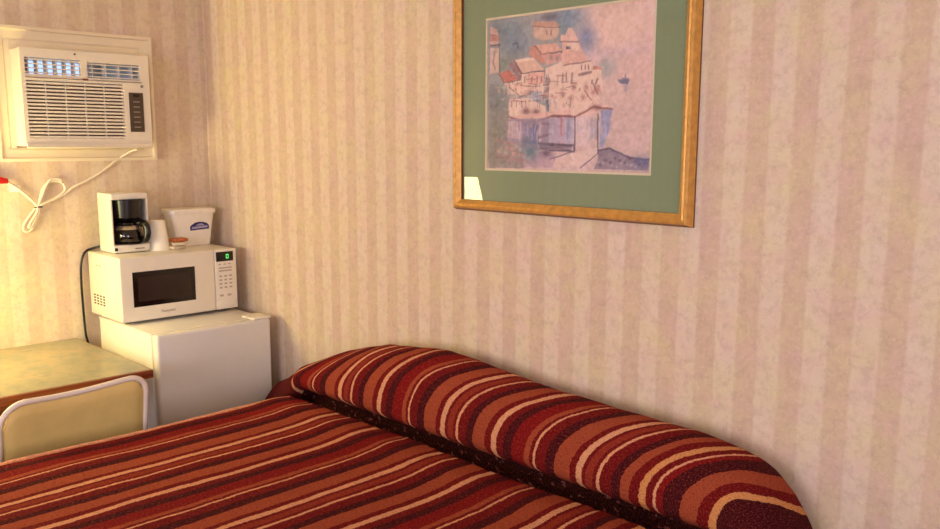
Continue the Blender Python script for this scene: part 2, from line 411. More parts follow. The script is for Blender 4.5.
for g, nv in ((g1, 6), (g2, 4)):
    b = MB()
    for k in range(4):
        z = g[2]+.006+(g[3]-g[2]-.012)*k/3
        b.box(AX-.019, AX-.009, g[0], g[1], z-.0021, z+.0021)
    for k in range(nv):
        y = g[0]+(g[1]-g[0])*(k+.5)/nv
        b.box(AX-.052, AX-.018, y-.0022, y+.0022, g[2], g[3])
    b.build('outlet_louver', 'ac_white', ac, auto=False)
MB().box(AX, AX+.003, g1[0]-.002, g2[1]+.004, 1.7765, 1.7805).build('louver_groove', 'grey', ac)
MB().box(AX-.045, AX-.035, g3[0]-.008, g3[1]+.008, g3[2]-.01, g3[3]-.005).build('filter', 'filter', ac)
b = MB(); NS = 16
for k in range(NS):
    z = g3[2]+(g3[3]-g3[2])*(k+.5)/NS
    b.hexa([(AX-.02, g3[0], z-.0042), (AX-.001, g3[0], z-.0054), (AX-.001, g3[1], z-.0054), (AX-.02, g3[1], z-.0042)],
           [(AX-.02, g3[0], z+.0030), (AX-.001, g3[0], z+.0018), (AX-.001, g3[1], z+.0018), (AX-.02, g3[1], z+.0030)])
for k in range(1, 5):
    y = g3[0]+(g3[1]-g3[0])*k/5; b.box(AX-.018, AX-.008, y-.0015, y+.0015, g3[2], g3[3])
b.build('intake_grille', 'ac_white', ac, auto=False)
cp = MB().box(AX, AX+.003, -.399, -.341, 1.583, 1.738, .001).build('control_panel', 'panel', ac)
b = MB()
for k in range(6):
    z = 1.60+k*.02
    b.box(AX+.003, AX+.0038, -.383, -.357, z, z+.004)
b.build('button_row', 'grey', cp, auto=False)
MB().box(AX+.003, AX+.004, -.382, -.358, 1.722, 1.732).build('display', 'black', cp)
MB().lathe([(0, -.0), (.006, 0), (.006, .003), (0, .003)], (0, 0, 0), 16).build('badge', 'grey', ac)
bd = bpy.data.objects['badge']; bd.data.transform(Matrix.Translation((AX, -.343, 1.764)) @ Matrix.Rotation(PI/2, 4, 'Y'))
MB().lathe([(0, 0), (.0035, 0), (.0035, .002), (0, .002)], (0, 0, 0), 10).build('screw', 'dark', ac)
bpy.data.objects['screw'].data.transform(Matrix.Translation((AX, -.600, 1.872)) @ Matrix.Rotation(PI/2, 4, 'Y'))
MB().box(AX, AX+.004, -.577, -.556, 1.776, 1.783, .001).build('vane_tab', 'golddark', ac)

# power cord of the air conditioner, tied in a bow
w = .014
cord = thing('power_cord', (w, -.74, 1.295), 'white power cord bundled in a loop on the wall below the air conditioner', 'power cord')
b = MB()
b.tube(spline([(.07, -.352, 1.513), (.045, -.37, 1.505), (w+.012, -.395, 1.487), (w, -.421, 1.467), (w, -.46, 1.438), (w, -.507, 1.409), (w, -.55, 1.385), (w, -.596, 1.366), (w, -.632, 1.34), (w, -.66, 1.325), (w+.004, -.70, 1.31), (w+.006, -.738, 1.297)]), .0048, 8)
b.tube(spline([(w+.004, -.738, 1.297), (w+.003, -.729, 1.325), (w, -.715, 1.362), (w, -.69, 1.386), (w, -.66, 1.39), (w, -.637, 1.378), (w, -.633, 1.352), (w+.003, -.665, 1.327), (w+.008, -.705, 1.309), (w+.009, -.74, 1.295)]), .0048, 8)
b.tube(spline([(w+.008, -.74, 1.295), (w+.006, -.722, 1.333), (w+.005, -.705, 1.37), (w+.004, -.685, 1.395), (w+.004, -.66, 1.399), (w+.004, -.642, 1.392)]), .0048, 8)
b.tube(spline([(w+.008, -.738, 1.297), (w+.004, -.737, 1.268), (w, -.75, 1.235), (w, -.768, 1.206), (w, -.785, 1.198), (w, -.797, 1.208), (w, -.79, 1.232), (w+.002, -.762, 1.27), (w+.006, -.744, 1.296)]), .0048, 8)
b.tube(spline([(w+.010, -.742, 1.296), (w+.008, -.747, 1.27), (w+.008, -.772, 1.232), (w+.008, -.780, 1.215), (w+.006, -.765, 1.222), (w+.006, -.75, 1.25), (w+.008, -.742, 1.28)]), .0048, 8)
b.tube(spline([(w+.006, -.742, 1.297), (w+.004, -.775, 1.335), (w+.004, -.81, 1.368), (w+.008, -.845, 1.392)]), .0050, 8)
b.build('cable', 'wire', cord, smooth=True)
b = MB(); b.tube([(w+.006, -.752, 1.290), (w+.014, -.74, 1.292), (w+.012, -.727, 1.292), (w-.002, -.722, 1.291), (w-.004, -.75, 1.289)], .0028, 6, closed=True); b.build('tie', 'dark', cord)
b = MB(); b.hexa([(.010, -.93, 1.386), (.052, -.93, 1.386), (.036, -.842, 1.386), (.014, -.842, 1.386)], [(.010, -.93, 1.430), (.052, -.93, 1.430), (.036, -.842, 1.404), (.014, -.842, 1.404)], .004)
b.build('plug', 'red', cord)
MB().box(.012, .014, -.835, -.795, 1.353, 1.378).build('cord_tag', 'foam', cord)
ot = thing('wall_outlet', (0, -.965, 1.41), 'cream wall outlet plate left of the red plug', 'outlet')
MB().box(0.0005, .007, -1.0, -.932, 1.35, 1.47, .002).build('cover_plate', 'trimpaint', ot)
MB().box(.007, .010, -.983, -.95, 1.375, 1.445, .001).build('socket', 'ac_white', ot)

# ------------------------------------------------------------------ refrigerator
FX, FY0, FY1, FZ = .572, -.545, -.062, .836
fr = thing('mini_refrigerator', (.3, -.308, 0), 'small white refrigerator in the corner under the microwave', 'refrigerator')
MB().box(.05, FX-.05, FY0, FY1, .03, FZ-.004, .004).build('cabinet', 'enamel', fr)
MB().box(.045, FX-.052, FY0-.001, FY1+.001, FZ-.012, FZ, .004).build('top_cover', 'enamel', fr)
MB().box(FX-.046, FX, FY0, FY1, .06, FZ, .012, 4).build('door', 'enamel', fr)
MB().box(FX-.052, FX-.044, FY0+.008, FY1-.008, .065, FZ-.012).build('door_gasket', 'grey', fr)
MB().box(FX-.10, FX-.004, FY1-.075, FY1+.004, FZ-.001, FZ+.009, .004, 3).build('hinge_cover', 'white', fr)
for x in (.09, .48):
    for y in (FY0+.05, FY1-.05): MB().lathe([(0, 0), (.018, 0), (.015, .03), (0, .03)], (x, y, 0), 16).build('foot', 'dark', fr)

# ------------------------------------------------------------------ microwave
X1, X0, Y0, Y1, Z0, Z1 = .322, .012, -.563, -.064, .848, 1.102
mw = thing('microwave_oven', (.17, -.31, FZ), 'white microwave oven on top of the small refrigerator', 'microwave')
MB().box(X0, X1-.02, Y0+.003, Y1-.003, Z0, Z1, .004).build('cabinet', 'white', mw)
YD = -.165
MB().box(X1-.022, X1, Y0, YD-.001, Z0, Z1, .006, 3).build('door', 'white', mw)
dw = [o for o in mw.children if o.name.startswith('door')][0]
MB().box(X1, X1+.0015, -.515, -.256, .905, 1.043, .0).build('door_window', 'blackglass', dw)
dwn = MB().box(X1+.0015, X1+.0022, -.495, -.276, .925, 1.023).build('window_mesh', 'mesh', dw, auto=False)
pn = MB().box(X1-.022, X1-.001, YD+.001, Y1, Z0, Z1, .005, 3).build('keypad_panel', 'white', mw)
dp = MB().box(X1-.001, X1+.001, -.158, -.080, 1.051, 1.091, .0005).build('display', 'black', pn)
b = MB()
def seg7(mb, y, z, h, w_, on, x):
    t = h*.13
    S = {'a': (y, y+w_, z+h-t, z+h), 'g': (y, y+w_, z+h/2-t/2, z+h/2+t/2), 'd': (y, y+w_, z, z+t), 'f': (y, y+t, z+h/2, z+h), 'b': (y+w_-t, y+w_, z+h/2, z+h), 'e': (y, y+t, z, z+h/2), 'c': (y+w_-t, y+w_, z, z+h/2)}
    for k in on: a = S[k]; mb.box(x, x+.0006, *a)
seg7(b, -.113, 1.062, .018, .011, 'abcdef', X1+.001)
b.build('digit', 'led', dp, auto=False)
keys = []
for r in range(4):
    for c in range(3):
        y = -.147+c*.023; z = .985-r*.016; keys.append((X1-.001, X1-.0003, y, y+.013, z, z+.007))
for y in (-.147, -.112): keys.append((X1-.001, X1-.0003, y, y+.017, .903, .911))
for y in (-.148, -.125, -.104): keys.append((X1-.001, X1-.0003, y, y+.012, 1.036, 1.041))
for z in (1.020, 1.008): keys.append((X1-.001, X1-.0003, -.147, -.088, z, z+.006))
for k_ in keys: MB().box(*k_).build('key', 'greylight', pn, auto=False)
MB().box(X1-.001, X1+.0012, -.155, -.076, .862, .885, .001).build('door_button', 'white', pn)
b = MB()
for c in range(4):
    for r in range(4):
        x = .052+c*.03; z = .893+r*.0115
        b.box(x, x+.016, Y0+.0015, Y0+.0032, z, z+.0055)
b.build('side_vent', 'dark', mw, auto=False)
b = MB()
for k in range(2): b.box(.09+k*.026, .105+k*.026, Y0+.0018, Y0+.0032, 1.05, 1.056)
b.build('screw_recess', 'greylight', mw, auto=False)
for x in (.05, .27):
    for y in (-.52, -.11): MB().lathe([(0, 0), (.012, 0), (.014, .013), (0, .013)], (x, y, FZ), 14).build('foot', 'dark', mw)
cu = bpy.data.curves.new('brand_text', 'FONT'); cu.body = 'Panasonic'; cu.size = .0155; cu.extrude = .0004; cu.align_x = 'CENTER'
to = bpy.data.objects.new('t', cu); COL.objects.link(to)
dg = bpy.context.evaluated_depsgraph_get(); me = bpy.data.meshes.new_from_object(to.evaluated_get(dg)); bpy.data.objects.remove(to)
me.transform(Matrix.Translation((X1+.0006, -.375, .872)) @ Matrix(((0, 0, 1, 0), (1, 0, 0, 0), (0, 1, 0, 0), (0, 0, 0, 1))))
me.materials.clear(); me.materials.append(M['grey'])
lt = bpy.data.objects.new('brand_text', me); COL.objects.link(lt); lt.parent = dw

# ------------------------------------------------------------------ coffee maker
ZT = Z1
CX0, CX1, CY0, CY1 = .048, .185, -.524, -.373; CH = .240
cm = thing('coffee_maker', (.1, -.447, ZT), 'white drip coffee maker with black glass carafe on the microwave', 'coffee maker')
b = MB(); b.box(CX0, CX1, CY0, CY1, ZT+.003, ZT+.034, .006, 3); b.build('base', 'white', cm)
b = MB(); b.box(CX0, CX0+.065, CY0+.001, CY1-.001, ZT+.03, ZT+CH-.02, .004, 2); b.build('water_tank', 'white', cm)
b = MB(); b.box(CX0, CX1, CY0, CY1, ZT+CH-.026, ZT+CH, .006, 3); b.build('head', 'white', cm)
b = MB(); b.box(CX0+.05, CX1-.004, CY0, CY0+.007, ZT+.03, ZT+CH-.024, .002); b.build('side_cheek', 'white', cm)
MB().box(CX0+.05, CX1-.004, CY1-.007, CY1, ZT+.125, ZT+CH-.024, .002).build('side_cheek', 'white', cm)
MB().box(CX0+.064, CX0+.068, CY0+.007, CY1-.002, ZT+.035, ZT+CH-.028).build('back_plate', 'black', cm)
cc = (CX0+.095, (CY0+CY1)/2+.003, ZT)
MB().lathe([(0, .128), (.036, .128), (.056, .142), (.060, .212), (0, .212)], cc, 32).build('filter_basket', 'black', cm)
MB().lathe([(0, .034), (.05, .034), (.052, .038), (0, .038)], cc, 32).build('warming_plate', 'dark', cm)
ca = MB().lathe([(0, .038), (.048, .038), (.056, .052), (.057, .072), (.050, .094), (.038, .108), (.036, .114), (.034, .114), (.036, .107), (.048, .093), (.055, .072), (.054, .053), (.047, .041), (0, .041)], cc, 36).build('carafe', 'carafe', cm, smooth=True)
MB().lathe([(.0515, .092), (.0400, .106), (.041, .109), (.053, .094)], cc, 36).build('band', 'steel', ca)
MB().lathe([(0, .112), (.038, .112), (.039, .120), (.02, .127), (0, .127)], cc, 28).build('lid', 'black', ca)
MB().tube(spline([(cc[0]+.02, cc[1]+.034, ZT+.116), (cc[0]+.034, cc[1]+.044, ZT+.118), (cc[0]+.056, cc[1]+.052, ZT+.108), (cc[0]+.062, cc[1]+.054, ZT+.08), (cc[0]+.056, cc[1]+.050, ZT+.055), (cc[0]+.036, cc[1]+.046, ZT+.05)]), .0145, 10).build('handle', 'black', ca, smooth=True)
MB().box(CX1-.001, CX1+.0015, -.437, -.398, ZT+.014, ZT+.019).build('badge', 'grey', cm)
MB().box(CX1-.003, CX1+.003, CY0+.005, CY0+.016, ZT+.012, ZT+.024, .001).build('switch', 'black', cm)
for x in (CX0+.02, CX1-.02):
    for y in (CY0+.02, CY1-.02): MB().lathe([(0, 0), (.008, 0), (.008, .004), (0, .004)], (x, y, ZT), 12).build('foot', 'dark', cm)
ck = MB().tube(spline([(CX0-.006, -.505, ZT+.022), (.014, -.535, ZT+.012), (.010, -.568, ZT-.002), (.010, -.587, ZT-.045), (.010, -.592, .98), (.012, -.592, .85), (.012, -.589, .76), (.014, -.582, .70), (.02, -.585, .5), (.02, -.59, .2)]), .0048, 8).build('power_cord', 'black', smooth=True)
tag(ck, 'black power cord hanging down beside the microwave to behind the table', 'power cord')

# ------------------------------------------------------------------ cup, tub, packets
cup = MB().lathe([(0, .122), (.027, .122), (.030, .119), (.0455, .006), (.0480, .006), (.0480, 0), (.044, 0), (.044, .004), (.027, .116), (0, .117)], (.15, -.3235, ZT), 32).build('foam_cup', 'foam', smooth=False)
tag(cup, 'white foam cup upside down beside the coffee maker', 'cup')
tub = thing('plastic_tub', (.07, -.158, ZT), 'white lidded plastic tub with blue label on the microwave', 'tub')
def rr(hx, hy, r, z, cx, cy, n=5):
    out = []
    for sx, sy, a0 in ((1, 1, 0), (-1, 1, 90), (-1, -1, 180), (1, -1, 270)):
        for k in range(n+1):
            a = math.radians(a0+90*k/n); out.append(Vector((cx+sx*(hx-r)+r*math.cos(a), cy+sy*(hy-r)+r*math.sin(a), z)))
    return out
def loft(mb, loops, mi=0):
    b = bmesh.new(); R = [[b.verts.new(p) for p in l] for l in loops]; n = len(R[0])
    for A, B in zip(R, R[1:]):
        for k in range(n): b.faces.new((A[k], A[(k+1) % n], B[(k+1) % n], B[k]))
    b.faces.new(R[0][::-1]); b.faces.new(R[-1]); bmesh.ops.recalc_face_normals(b, faces=b.faces); mb._merge(b, mi)
TX, TY = .090, -.153
b = MB(); loft(b, [rr(.040, .078, .016, ZT+.0005, TX, TY), rr(.042, .081, .018, ZT+.012, TX, TY), rr(.052, .098, .02, ZT+.142, TX, TY)]); tb = b.build('bucket', 'tubplastic', tub)
b = MB(); loft(b, [rr(.055, .102, .02, ZT+.138, TX, TY), rr(.057, .104, .02, ZT+.141, TX, TY), rr(.057, .104, .02, ZT+.156, TX, TY), rr(.053, .100, .02, ZT+.160, TX, TY)]); b.build('lid', 'tubplastic', tub)
def fx(z): return TX+.0423+(.0520-.0420)*(z-ZT-.012)/.13
b = MB(); pts = []
yc, zc = -.128, ZT+.073
out = [(-.044, -.006), (.042, -.002), (.042, .012), (.034, .022), (.018, .028), (-.002, .030), (-.022, .027), (-.038, .018), (-.046, .010)]
b.prism([Vector((fx(zc+dz)+.0005, yc+dy, zc+dz)) for dy, dz in out], (.0008, 0, 0)); lb = b.build('label', 'navy', tub, auto=False)
b = MB(); 
def strip(y0, z0, y1, z1, h): b.prism([Vector((fx(zc+z0)+.0013, yc+y0, zc+z0)), Vector((fx(zc+z1)+.0013, yc+y1, zc+z1)), Vector((fx(zc+z1+h)+.0013, yc+y1, zc+z1+h)), Vector((fx(zc+z0+h)+.0013, yc+y0, zc+z0+h))], (.0005, 0, 0))
strip(-.038, .000, .035, .004, .009)
b.build('label_band', 'lilac', lb, auto=False); b = MB()
arc = [(-.020, .014), (-.010, .020), (.004, .023), (.018, .018), (.020, .014), (.0, .014)]
b.prism([Vector((fx(zc+dz)+.0013, yc+dy, zc+dz)) for dy, dz in arc], (.0005, 0, 0))
b.build('label_arch', 'lilac', lb, auto=False)
# coffee packets in front of the tub
for i, (x, y, z, rz, mk, nm) in enumerate([(.185, -.262, ZT+.001, .25, 'paperwhite', 'white'), (.188, -.252, ZT+.016, -.15, 'paperwhite', 'white'), (.180, -.248, ZT+.031, .1, 'orange', 'orange')]):
    b = MB(); b.box(-.024, .024, -.031, .031, 0, .013, .004, 2, mat=Matrix.Translation((x, y, z)) @ Matrix.Rotation(rz, 4, 'Z'))
    o = b.build('coffee_packet', mk)
    tag(o, ['white packet at the bottom of the pile between cup and tub', 'white packet directly beneath the orange packet', 'orange brown packet on top of the pile by the tub'][i], 'packet', 'packets piled between cup and tub')

# ------------------------------------------------------------------ table
TYR, TYL, TXF, TZ = -.623, -1.85, .703, .75
tb = thing('table', (.35, -1.24, 0), 'table with mottled green top and red-brown edge against the left wall', 'table')
MB().box(.003, TXF-.012, TYL+.012, TYR-.004, TZ-.028, TZ, .0).build('tabletop', 'laminate', tb)
b = MB(); b.box(TXF-.012, TXF, TYL, TYR, TZ-.030, TZ-.0005, .003); b.box(.003, TXF-.012, TYR-.004, TYR, TZ-.030, TZ-.0005, .001); b.box(.003, TXF-.012, TYL, TYL+.012, TZ-.030, TZ-.0005, .001)
b.build('edge_band', 'woodedge', tb)
MB().box(.06, TXF-.05, TYL+.06, TYR-.05, TZ-.085, TZ-.028).build('apron', 'woodedge', tb)
for x in (.085, TXF-.075):
    for y in (TYL+.085, TYR-.075): MB().hexa([(x-.016, y-.016, 0), (x+.016, y-.016, 0), (x+.016, y+.016, 0), (x-.016, y+.016, 0)], [(x-.024, y-.024, TZ-.08), (x+.024, y-.024, TZ-.08), (x+.024, y+.024, TZ-.08), (x-.024, y+.024, TZ-.08)], .003).build('leg', 'woodedge', tb)

# table lamp standing left of the picture on the table (seen as the bright patch in the picture glass)
LX, LY = .25, -1.30
lp = thing('table_lamp', (LX, LY, TZ), 'lit table lamp with white shade standing on the table', 'lamp')
MB().lathe([(0, 0), (.075, 0), (.078, .012), (.04, .028), (.03, .06), (.058, .13), (.062, .18), (.045, .25), (.018, .3), (.012, .32), (0, .32)], (LX, LY, TZ), 32).build('lamp_base', 'ceramic', lp, smooth=False)
MB().lathe([(0, .32), (.006, .32), (.006, .61), (0, .61)], (LX, LY, TZ), 12).build('pole', 'brass', lp)
b = MB(); b.lathe([(.188, .375), (.130, .63), (.127, .63), (.185, .375), (.188, .375)], (LX, LY, TZ-.02), 40)
b.build('lamp_shade', 'shade', lp, smooth=False)

# ------------------------------------------------------------------ chair
ch = thing('chair', (.68, -.948, 0), 'cream padded chair with white metal frame pushed up to the table', 'chair')
def bx_(z): return .805+.06*((z-.42)/.37)
def back_pts(y0, y1, zt, rL, rR, zb):
    P = [(y0, zb)]; n = 8
    P.append((y0, (zb+zt)/2))
    for k in range(n+1):
        a = PI-k*PI/2/n; P.append((y0+rL+rL*math.cos(a), zt-rL+rL*math.sin(a)))
    for k in range(1, 8):
        t = k/8; P.append((y0+rL+(y1-rR-y0-rL)*t, zt-.009*math.sin(PI*t)))
    for k in range(n+1):
        a = PI/2-k*PI/2/n; P.append((y1-rR+rR*math.cos(a), zt-rR+rR*math.sin(a)))
    P.append((y1, (zb+zt)/2)); P.append((y1, zb)); return P
bp_ = back_pts(-1.172, -.722, .782, .075, .05, .44)
def curve_x(y): return .012*(1-((y+.947)/.225)**2)   # the back is gently hollow
b = MB(); b.tube([(bx_(z)-curve_x(y), y, z-.004-(.014*max(0, min(1, (-.80-y)/.35)) if z > .5 else 0)) for y, z in bp_], .0092, 12); b.build('back_frame', 'chairpaint', ch, smooth=True)
inn = back_pts(-1.163, -.731, .773, .068, .043, .50)
bm_ = bmesh.new()
# padded panel: grid between outline columns
ys = np.linspace(-1.162, -.732, 28); rings = []
def top_at(y):
    zt = .773; yl, yr = -1.162, -.732
    if y < yl+.068: return zt-.068+math.sqrt(max(0, .068**2-(yl+.068-y)**2))
    if y > yr-.043: return zt-.043+math.sqrt(max(0, .043**2-(y-yr+.043)**2))
    t = (y-yl-.068)/(yr-.043-yl-.068); return zt-.009*math.sin(PI*t)
F_, B_ = [], []
for y in ys:
    cf, cb = [], []
    for k in range(15):
        t = k/14; z = .50+(top_at(y)-.50)*t
        ed = min(1, min((y+1.162), (-.732-y), (1-t)*.3+.0, t*.3)/.03); puff = .004+.010*math.sqrt(max(0, ed))
        x = bx_(z)-curve_x(y)
        z -= .014*max(0, min(1, (-.80-y)/.35))*t+.004*t
        cf.append(bm_.verts.new((x+puff, y, z))); cb.append(bm_.verts.new((x-puff, y, z)))
    F_.append(cf); B_.append(cb)
for i in range(len(ys)-1):
    for k in range(14):
        bm_.faces.new((F_[i][k], F_[i+1][k], F_[i+1][k+1], F_[i][k+1])); bm_.faces.new((B_[i][k], B_[i][k+1], B_[i+1][k+1], B_[i+1][k]))
for k in range(14):
    for i in (0, len(ys)-1): bm_.faces.new((F_[i][k], F_[i][k+1], B_[i][k+1], B_[i][k]))
for i in range(len(ys)-1):
    for k in (0, 14): bm_.faces.new((F_[i][k], F_[i+1][k], B_[i+1][k], B_[i][k]))
bmesh.ops.recalc_face_normals(bm_, faces=bm_.faces)
b = MB(); b._merge(bm_); b.build('backrest', 'cream', ch)
MB().box(.40, .80, -1.16, -.735, .425, .465, .016, 4).build('seat', 'cream', ch)
b = MB(); b.tube([(.41, -1.15, .418), (.80, -1.15, .418), (.80, -.745, .418), (.41, -.745, .418)], .010, 8, closed=True); b.build('seat_frame', 'chairpaint', ch)
for y, dy in ((-1.16, -.01), (-.735, .01)):
    MB().tube([(.42, y, .418), (.40, y+dy, .0)], .011, 10).build('leg', 'chairpaint', ch)
    MB().tube([(bx_(.44), y-dy*.9, .445), (.80, y, .40), (.83, y+dy, .0)], .011, 10).build('leg', 'chairpaint', ch)

# ------------------------------------------------------------------ bed
bed = thing('bed', (1.88, -1.02, 0), 'wide bed with its head against the wall under the picture', 'bed')
MB().box(1.06, 2.71, -2.0, -.02, .33, .55, .04, 4).build('mattress', 'sheet', bed)
MB().box(1.07, 2.70, -1.99, -.02, .12, .33, .01).build('box_spring', 'sheet', bed)
for x in (1.15, 2.62):
    for y in (-1.9, -.1): MB().box(x-.03, x+.03, y-.03, y+.03, 0, .12, .004).build('leg', 'wood', bed)

ZB = .64; XL, XRR = 1.005, 2.775
RT = [(.56, .50), (.66, .59), (.76, .635), (.97, .735), (1.16, .812), (1.38, .872), (1.67, .90), (1.86, .885), (2.05, .866), (2.32, .853), (2.55, .852), (2.66, .835), (2.76, .79), (2.82, .70), (2.86, .58), (2.875, .40), (2.88, .1)]
def itp(T, x):
    if x <= T[0][0]: return T[0][1]
    for (a, p), (c, q) in zip(T, T[1:]):
        if x <= c: t = (x-a)/(c-a); t2 = t; return p+(q-p)*t2
    return T[-1][1]
def sm(t): t = max(0, min(1, t)); return t*t*(3-2*t)
# ridge curve parametrised by cloth coordinate u (arc length from the left edge of the bed)
def ridge(u):
    """x, ridge height, base height, half depth for cloth coordinate u"""
    if u < XL:
        d = XL-u; x = XL-min(d, .47)*.86
        R = itp(RT, x) if d < .47 else itp(RT, x)-(d-.47)
        zb = ZB-.02-.75*min(d, .47)-(max(0, d-.47)); ry = .119-.13*min(d, .35)
        return x, max(R, .06), max(zb, .05), ry
    if u <= 2.66: return u, itp(RT, u), ZB-.02, .119
    # right end: follow arc
    d = u-2.66; arc = RIGHT
    for i in range(len(arc)-1):
        if d <= arc[i+1][0]:
            t = (d-arc[i][0])/(arc[i+1][0]-arc[i][0]); x = arc[i][1]+(arc[i+1][1]-arc[i][1])*t; z = arc[i][2]+(arc[i+1][2]-arc[i][2])*t; break
    else: x, z = arc[-1][1], arc[-1][2]
    zb = ZB-.02 if x < 2.72 else max(.05, min(ZB-.02-(x-2.72)*1.2, z-.03))
    return x, z, zb, .119-.3*max(0, x-2.76)
RIGHT = [(0, 2.66, .835)]
for x, z in [(2.70, .822), (2.74, .80), (2.775, .768), (2.80, .73), (2.82, .69), (2.835, .64), (2.845, .58), (2.85, .5), (2.855, .3), (2.86, .08)]:
    L_ = RIGHT[-1]; RIGHT.append((L_[0]+math.hypot(x-L_[1], z-L_[2]), x, z))
UMAX = 2.66+RIGHT[-1][0]; UMIN = XL-.57
us = list(np.linspace(UMIN, XL, 26)[:-1])+list(np.linspace(XL, 2.66, 150)[:-1])+list(np.linspace(2.66, UMAX, 40))
thetas = [180-6*k for k in range(31)]+[-9, -18, -28, -38, -48, -58, -68]
rows = [('h', math.radians(t)) for t in thetas]+[('b', y) for y in list(np.linspace(-.145, -.36, 30))+list(np.linspace(-.38, -2.02, 70))]+[('f', d) for d in np.linspace(.02, .56, 16)]
def bedpos(u, y, d):
    """flat part of the bed with hanging sides; d = how far down the foot end"""
    w1 = noise.noise(Vector((u*2.2, y*2.0, 0)))*.008+noise.noise(Vector((u*9, y*5, 3)))*.0035
    rise = .008*math.exp(-((y+.34)/.07)**2)
    if u < XL: 
        q = XL-u; x = XL-min(.012, q)-.02*(q/.57); z = ZB-max(0, q-.004)+w1*.6; x += noise.noise(Vector((y*6, q*2, 7)))*.012*min(1, q*6)
    elif u > XRR:
        q = u-XRR; x = XRR+min(.012, q)+.03*q; z = ZB-max(0, q-.004)
        x += noise.noise(Vector((y*6, q*2, 9)))*.012*min(1, q*6)
    else: x = u; z = ZB+w1+rise
    g_ = sm((y+.260)/.032); z -= .075*g_; z += .007*noise.noise(Vector((u*42, y*30, 4)))*math.exp(-((y+.252)/.018)**2)
    if d > 0: z -= max(0, d-.004)
    return Vector((x, y-min(d, .012)-d*.04, max(z, .03+.01*noise.noise(Vector((u*5, y*5, 1))))))
def sp_(v, e): return math.copysign(abs(v)**e, v)
def humppos(u, th):
    x, R, zb, ry = ridge(u-.022+.17*sm(th/1.9)*sm((u-.6)/.4))
    yc = -.013-ry*.93
    c, s = math.cos(th), math.sin(th); zc = zb+.08
    R = max(R, zc+.005)
    if s >= 0:
        y = yc-ry*(1 if c > 0 else .92)*sp_(c, .85); z = zc+(R-zc)*sp_(s, .85)
    else:
        y = yc-ry*max(0, c)**2.2; z = zc-.075*abs(s)
    n1 = noise.noise(Vector((u*3, th*1.2, 2)))*.006+noise.noise(Vector((u*12, th*2.2, 5)))*.003
    if s < .3: n1 += noise.noise(Vector((u*45, th*3, 8)))*.005*(.3-s)
    z += n1*max(0, s); y -= n1*max(0, c)
    return Vector((x, min(y, -.008), z))
bm_ = bmesh.new(); uvl = bm_.loops.layers.uv.new('cloth'); G = []; V = []
for (k, a) in rows:
    row = []
    for u in us:
        if k == 'h': p = humppos(u, a)
        elif k == 'b':
            p = bedpos(u, a, 0); t = sm((-.19-a)/.16)
            edge = 1 if (u < XL or u > 2.70) else 0
            if edge and t < 1:
                q = humppos(u, math.radians(-68)); q.y = a; p = q.lerp(p, t)
        else: p = bedpos(u, -2.02, a)
        row.append(bm_.verts.new(p))
    G.append(row)
arcv = [0]
mid = len(us)//2
for i in range(1, len(rows)): arcv.append(arcv[-1]+(G[i][mid].co-G[i-1][mid].co).length)
for i in range(len(rows)-1):
    for j in range(len(us)-1):
        f = bm_.faces.new((G[i][j], G[i+1][j], G[i+1][j+1], G[i][j+1]))
        for l, (ii, jj) in zip(f.loops, ((i, j), (i+1, j), (i+1, j+1), (i, j+1))): l[uvl].uv = (us[jj], arcv[ii])
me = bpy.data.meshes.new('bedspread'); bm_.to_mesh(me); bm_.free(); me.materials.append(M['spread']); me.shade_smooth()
spd = bpy.data.objects.new('bedspread', me); COL.objects.link(spd)
so = spd.modifiers.new('thickness', 'SOLIDIFY'); so.thickness = .006; so.offset = -1
b = MB(); b.tube([(XL-.004+.0015*noise.noise(Vector((yy*30, 0, 3))), yy, ZB+.0005+noise.noise(Vector((XL*2.2, yy*2.0, 0)))*.007+.0025*noise.noise(Vector((yy*45, 2, 3)))) for yy in np.linspace(-.34, -2.0, 160)], .0042, 6)
pp = b.build('edge_piping', 'peach', spd, smooth=True); pp['label'] = 'pale peach piping along the edge'
tag(spd, 'red, orange and maroon striped bedspread pulled over the pillows', 'bedspread')

# ------------------------------------------------------------------ picture
PX0, PX1, PZ0, PZ1 = 1.604, 2.454, 1.334, 2.045
pic = thing('framed_picture', (2.02, -.015, PZ0), 'gold framed harbour village print with green mat hanging above the bed', 'picture')
def picframe():
    mb = MB(); w_ = .034
    prof = [(0, -.001, 1), (0, -.007, 1), (.20, -.027, 0), (.35, -.033, 0), (.48, -.029, 0), (.62, -.030, 0), (.92, -.022, 0), (1, -.020, 0), (1, -.008, 1)]
    o = [(PX0, PZ0), (PX1, PZ0), (PX1, PZ1), (PX0, PZ1)]; i_ = [(PX0+w_, PZ0+w_), (PX1-w_, PZ0+w_), (PX1-w_, PZ1-w_), (PX0+w_, PZ1-w_)]
    b = bmesh.new(); R = []
    for k in range(4): R.append([b.verts.new((o[k][0]+(i_[k][0]-o[k][0])*t, y, o[k][1]+(i_[k][1]-o[k][1])*t)) for t, y, _ in prof])
    for k in range(4):
        A, B = R[k], R[(k+1) % 4]
        for j in range(len(prof)-1):
            f = b.faces.new((A[j], A[j+1], B[j+1], B[j])); f.material_index = 1 if (j in (0, 7) or (j == 1 and k == 0)) else 0  # darker brown on outer sides, inner lip and bottom slope
    bmesh.ops.recalc_face_normals(b, faces=b.faces)
    me = bpy.data.meshes.new('t'); b.to_mesh(me); b.free(); mb.bm.from_mesh(me); return mb
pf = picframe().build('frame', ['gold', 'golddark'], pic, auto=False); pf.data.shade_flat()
IX0, IX1, IZ0, IZ1 = 1.737, 2.321, 1.466, 1.902
e = .006
b = MB(); 
a0, a1, c0, c1 = PX0+.030, PX1-.030, PZ0+.030, PZ1-.030
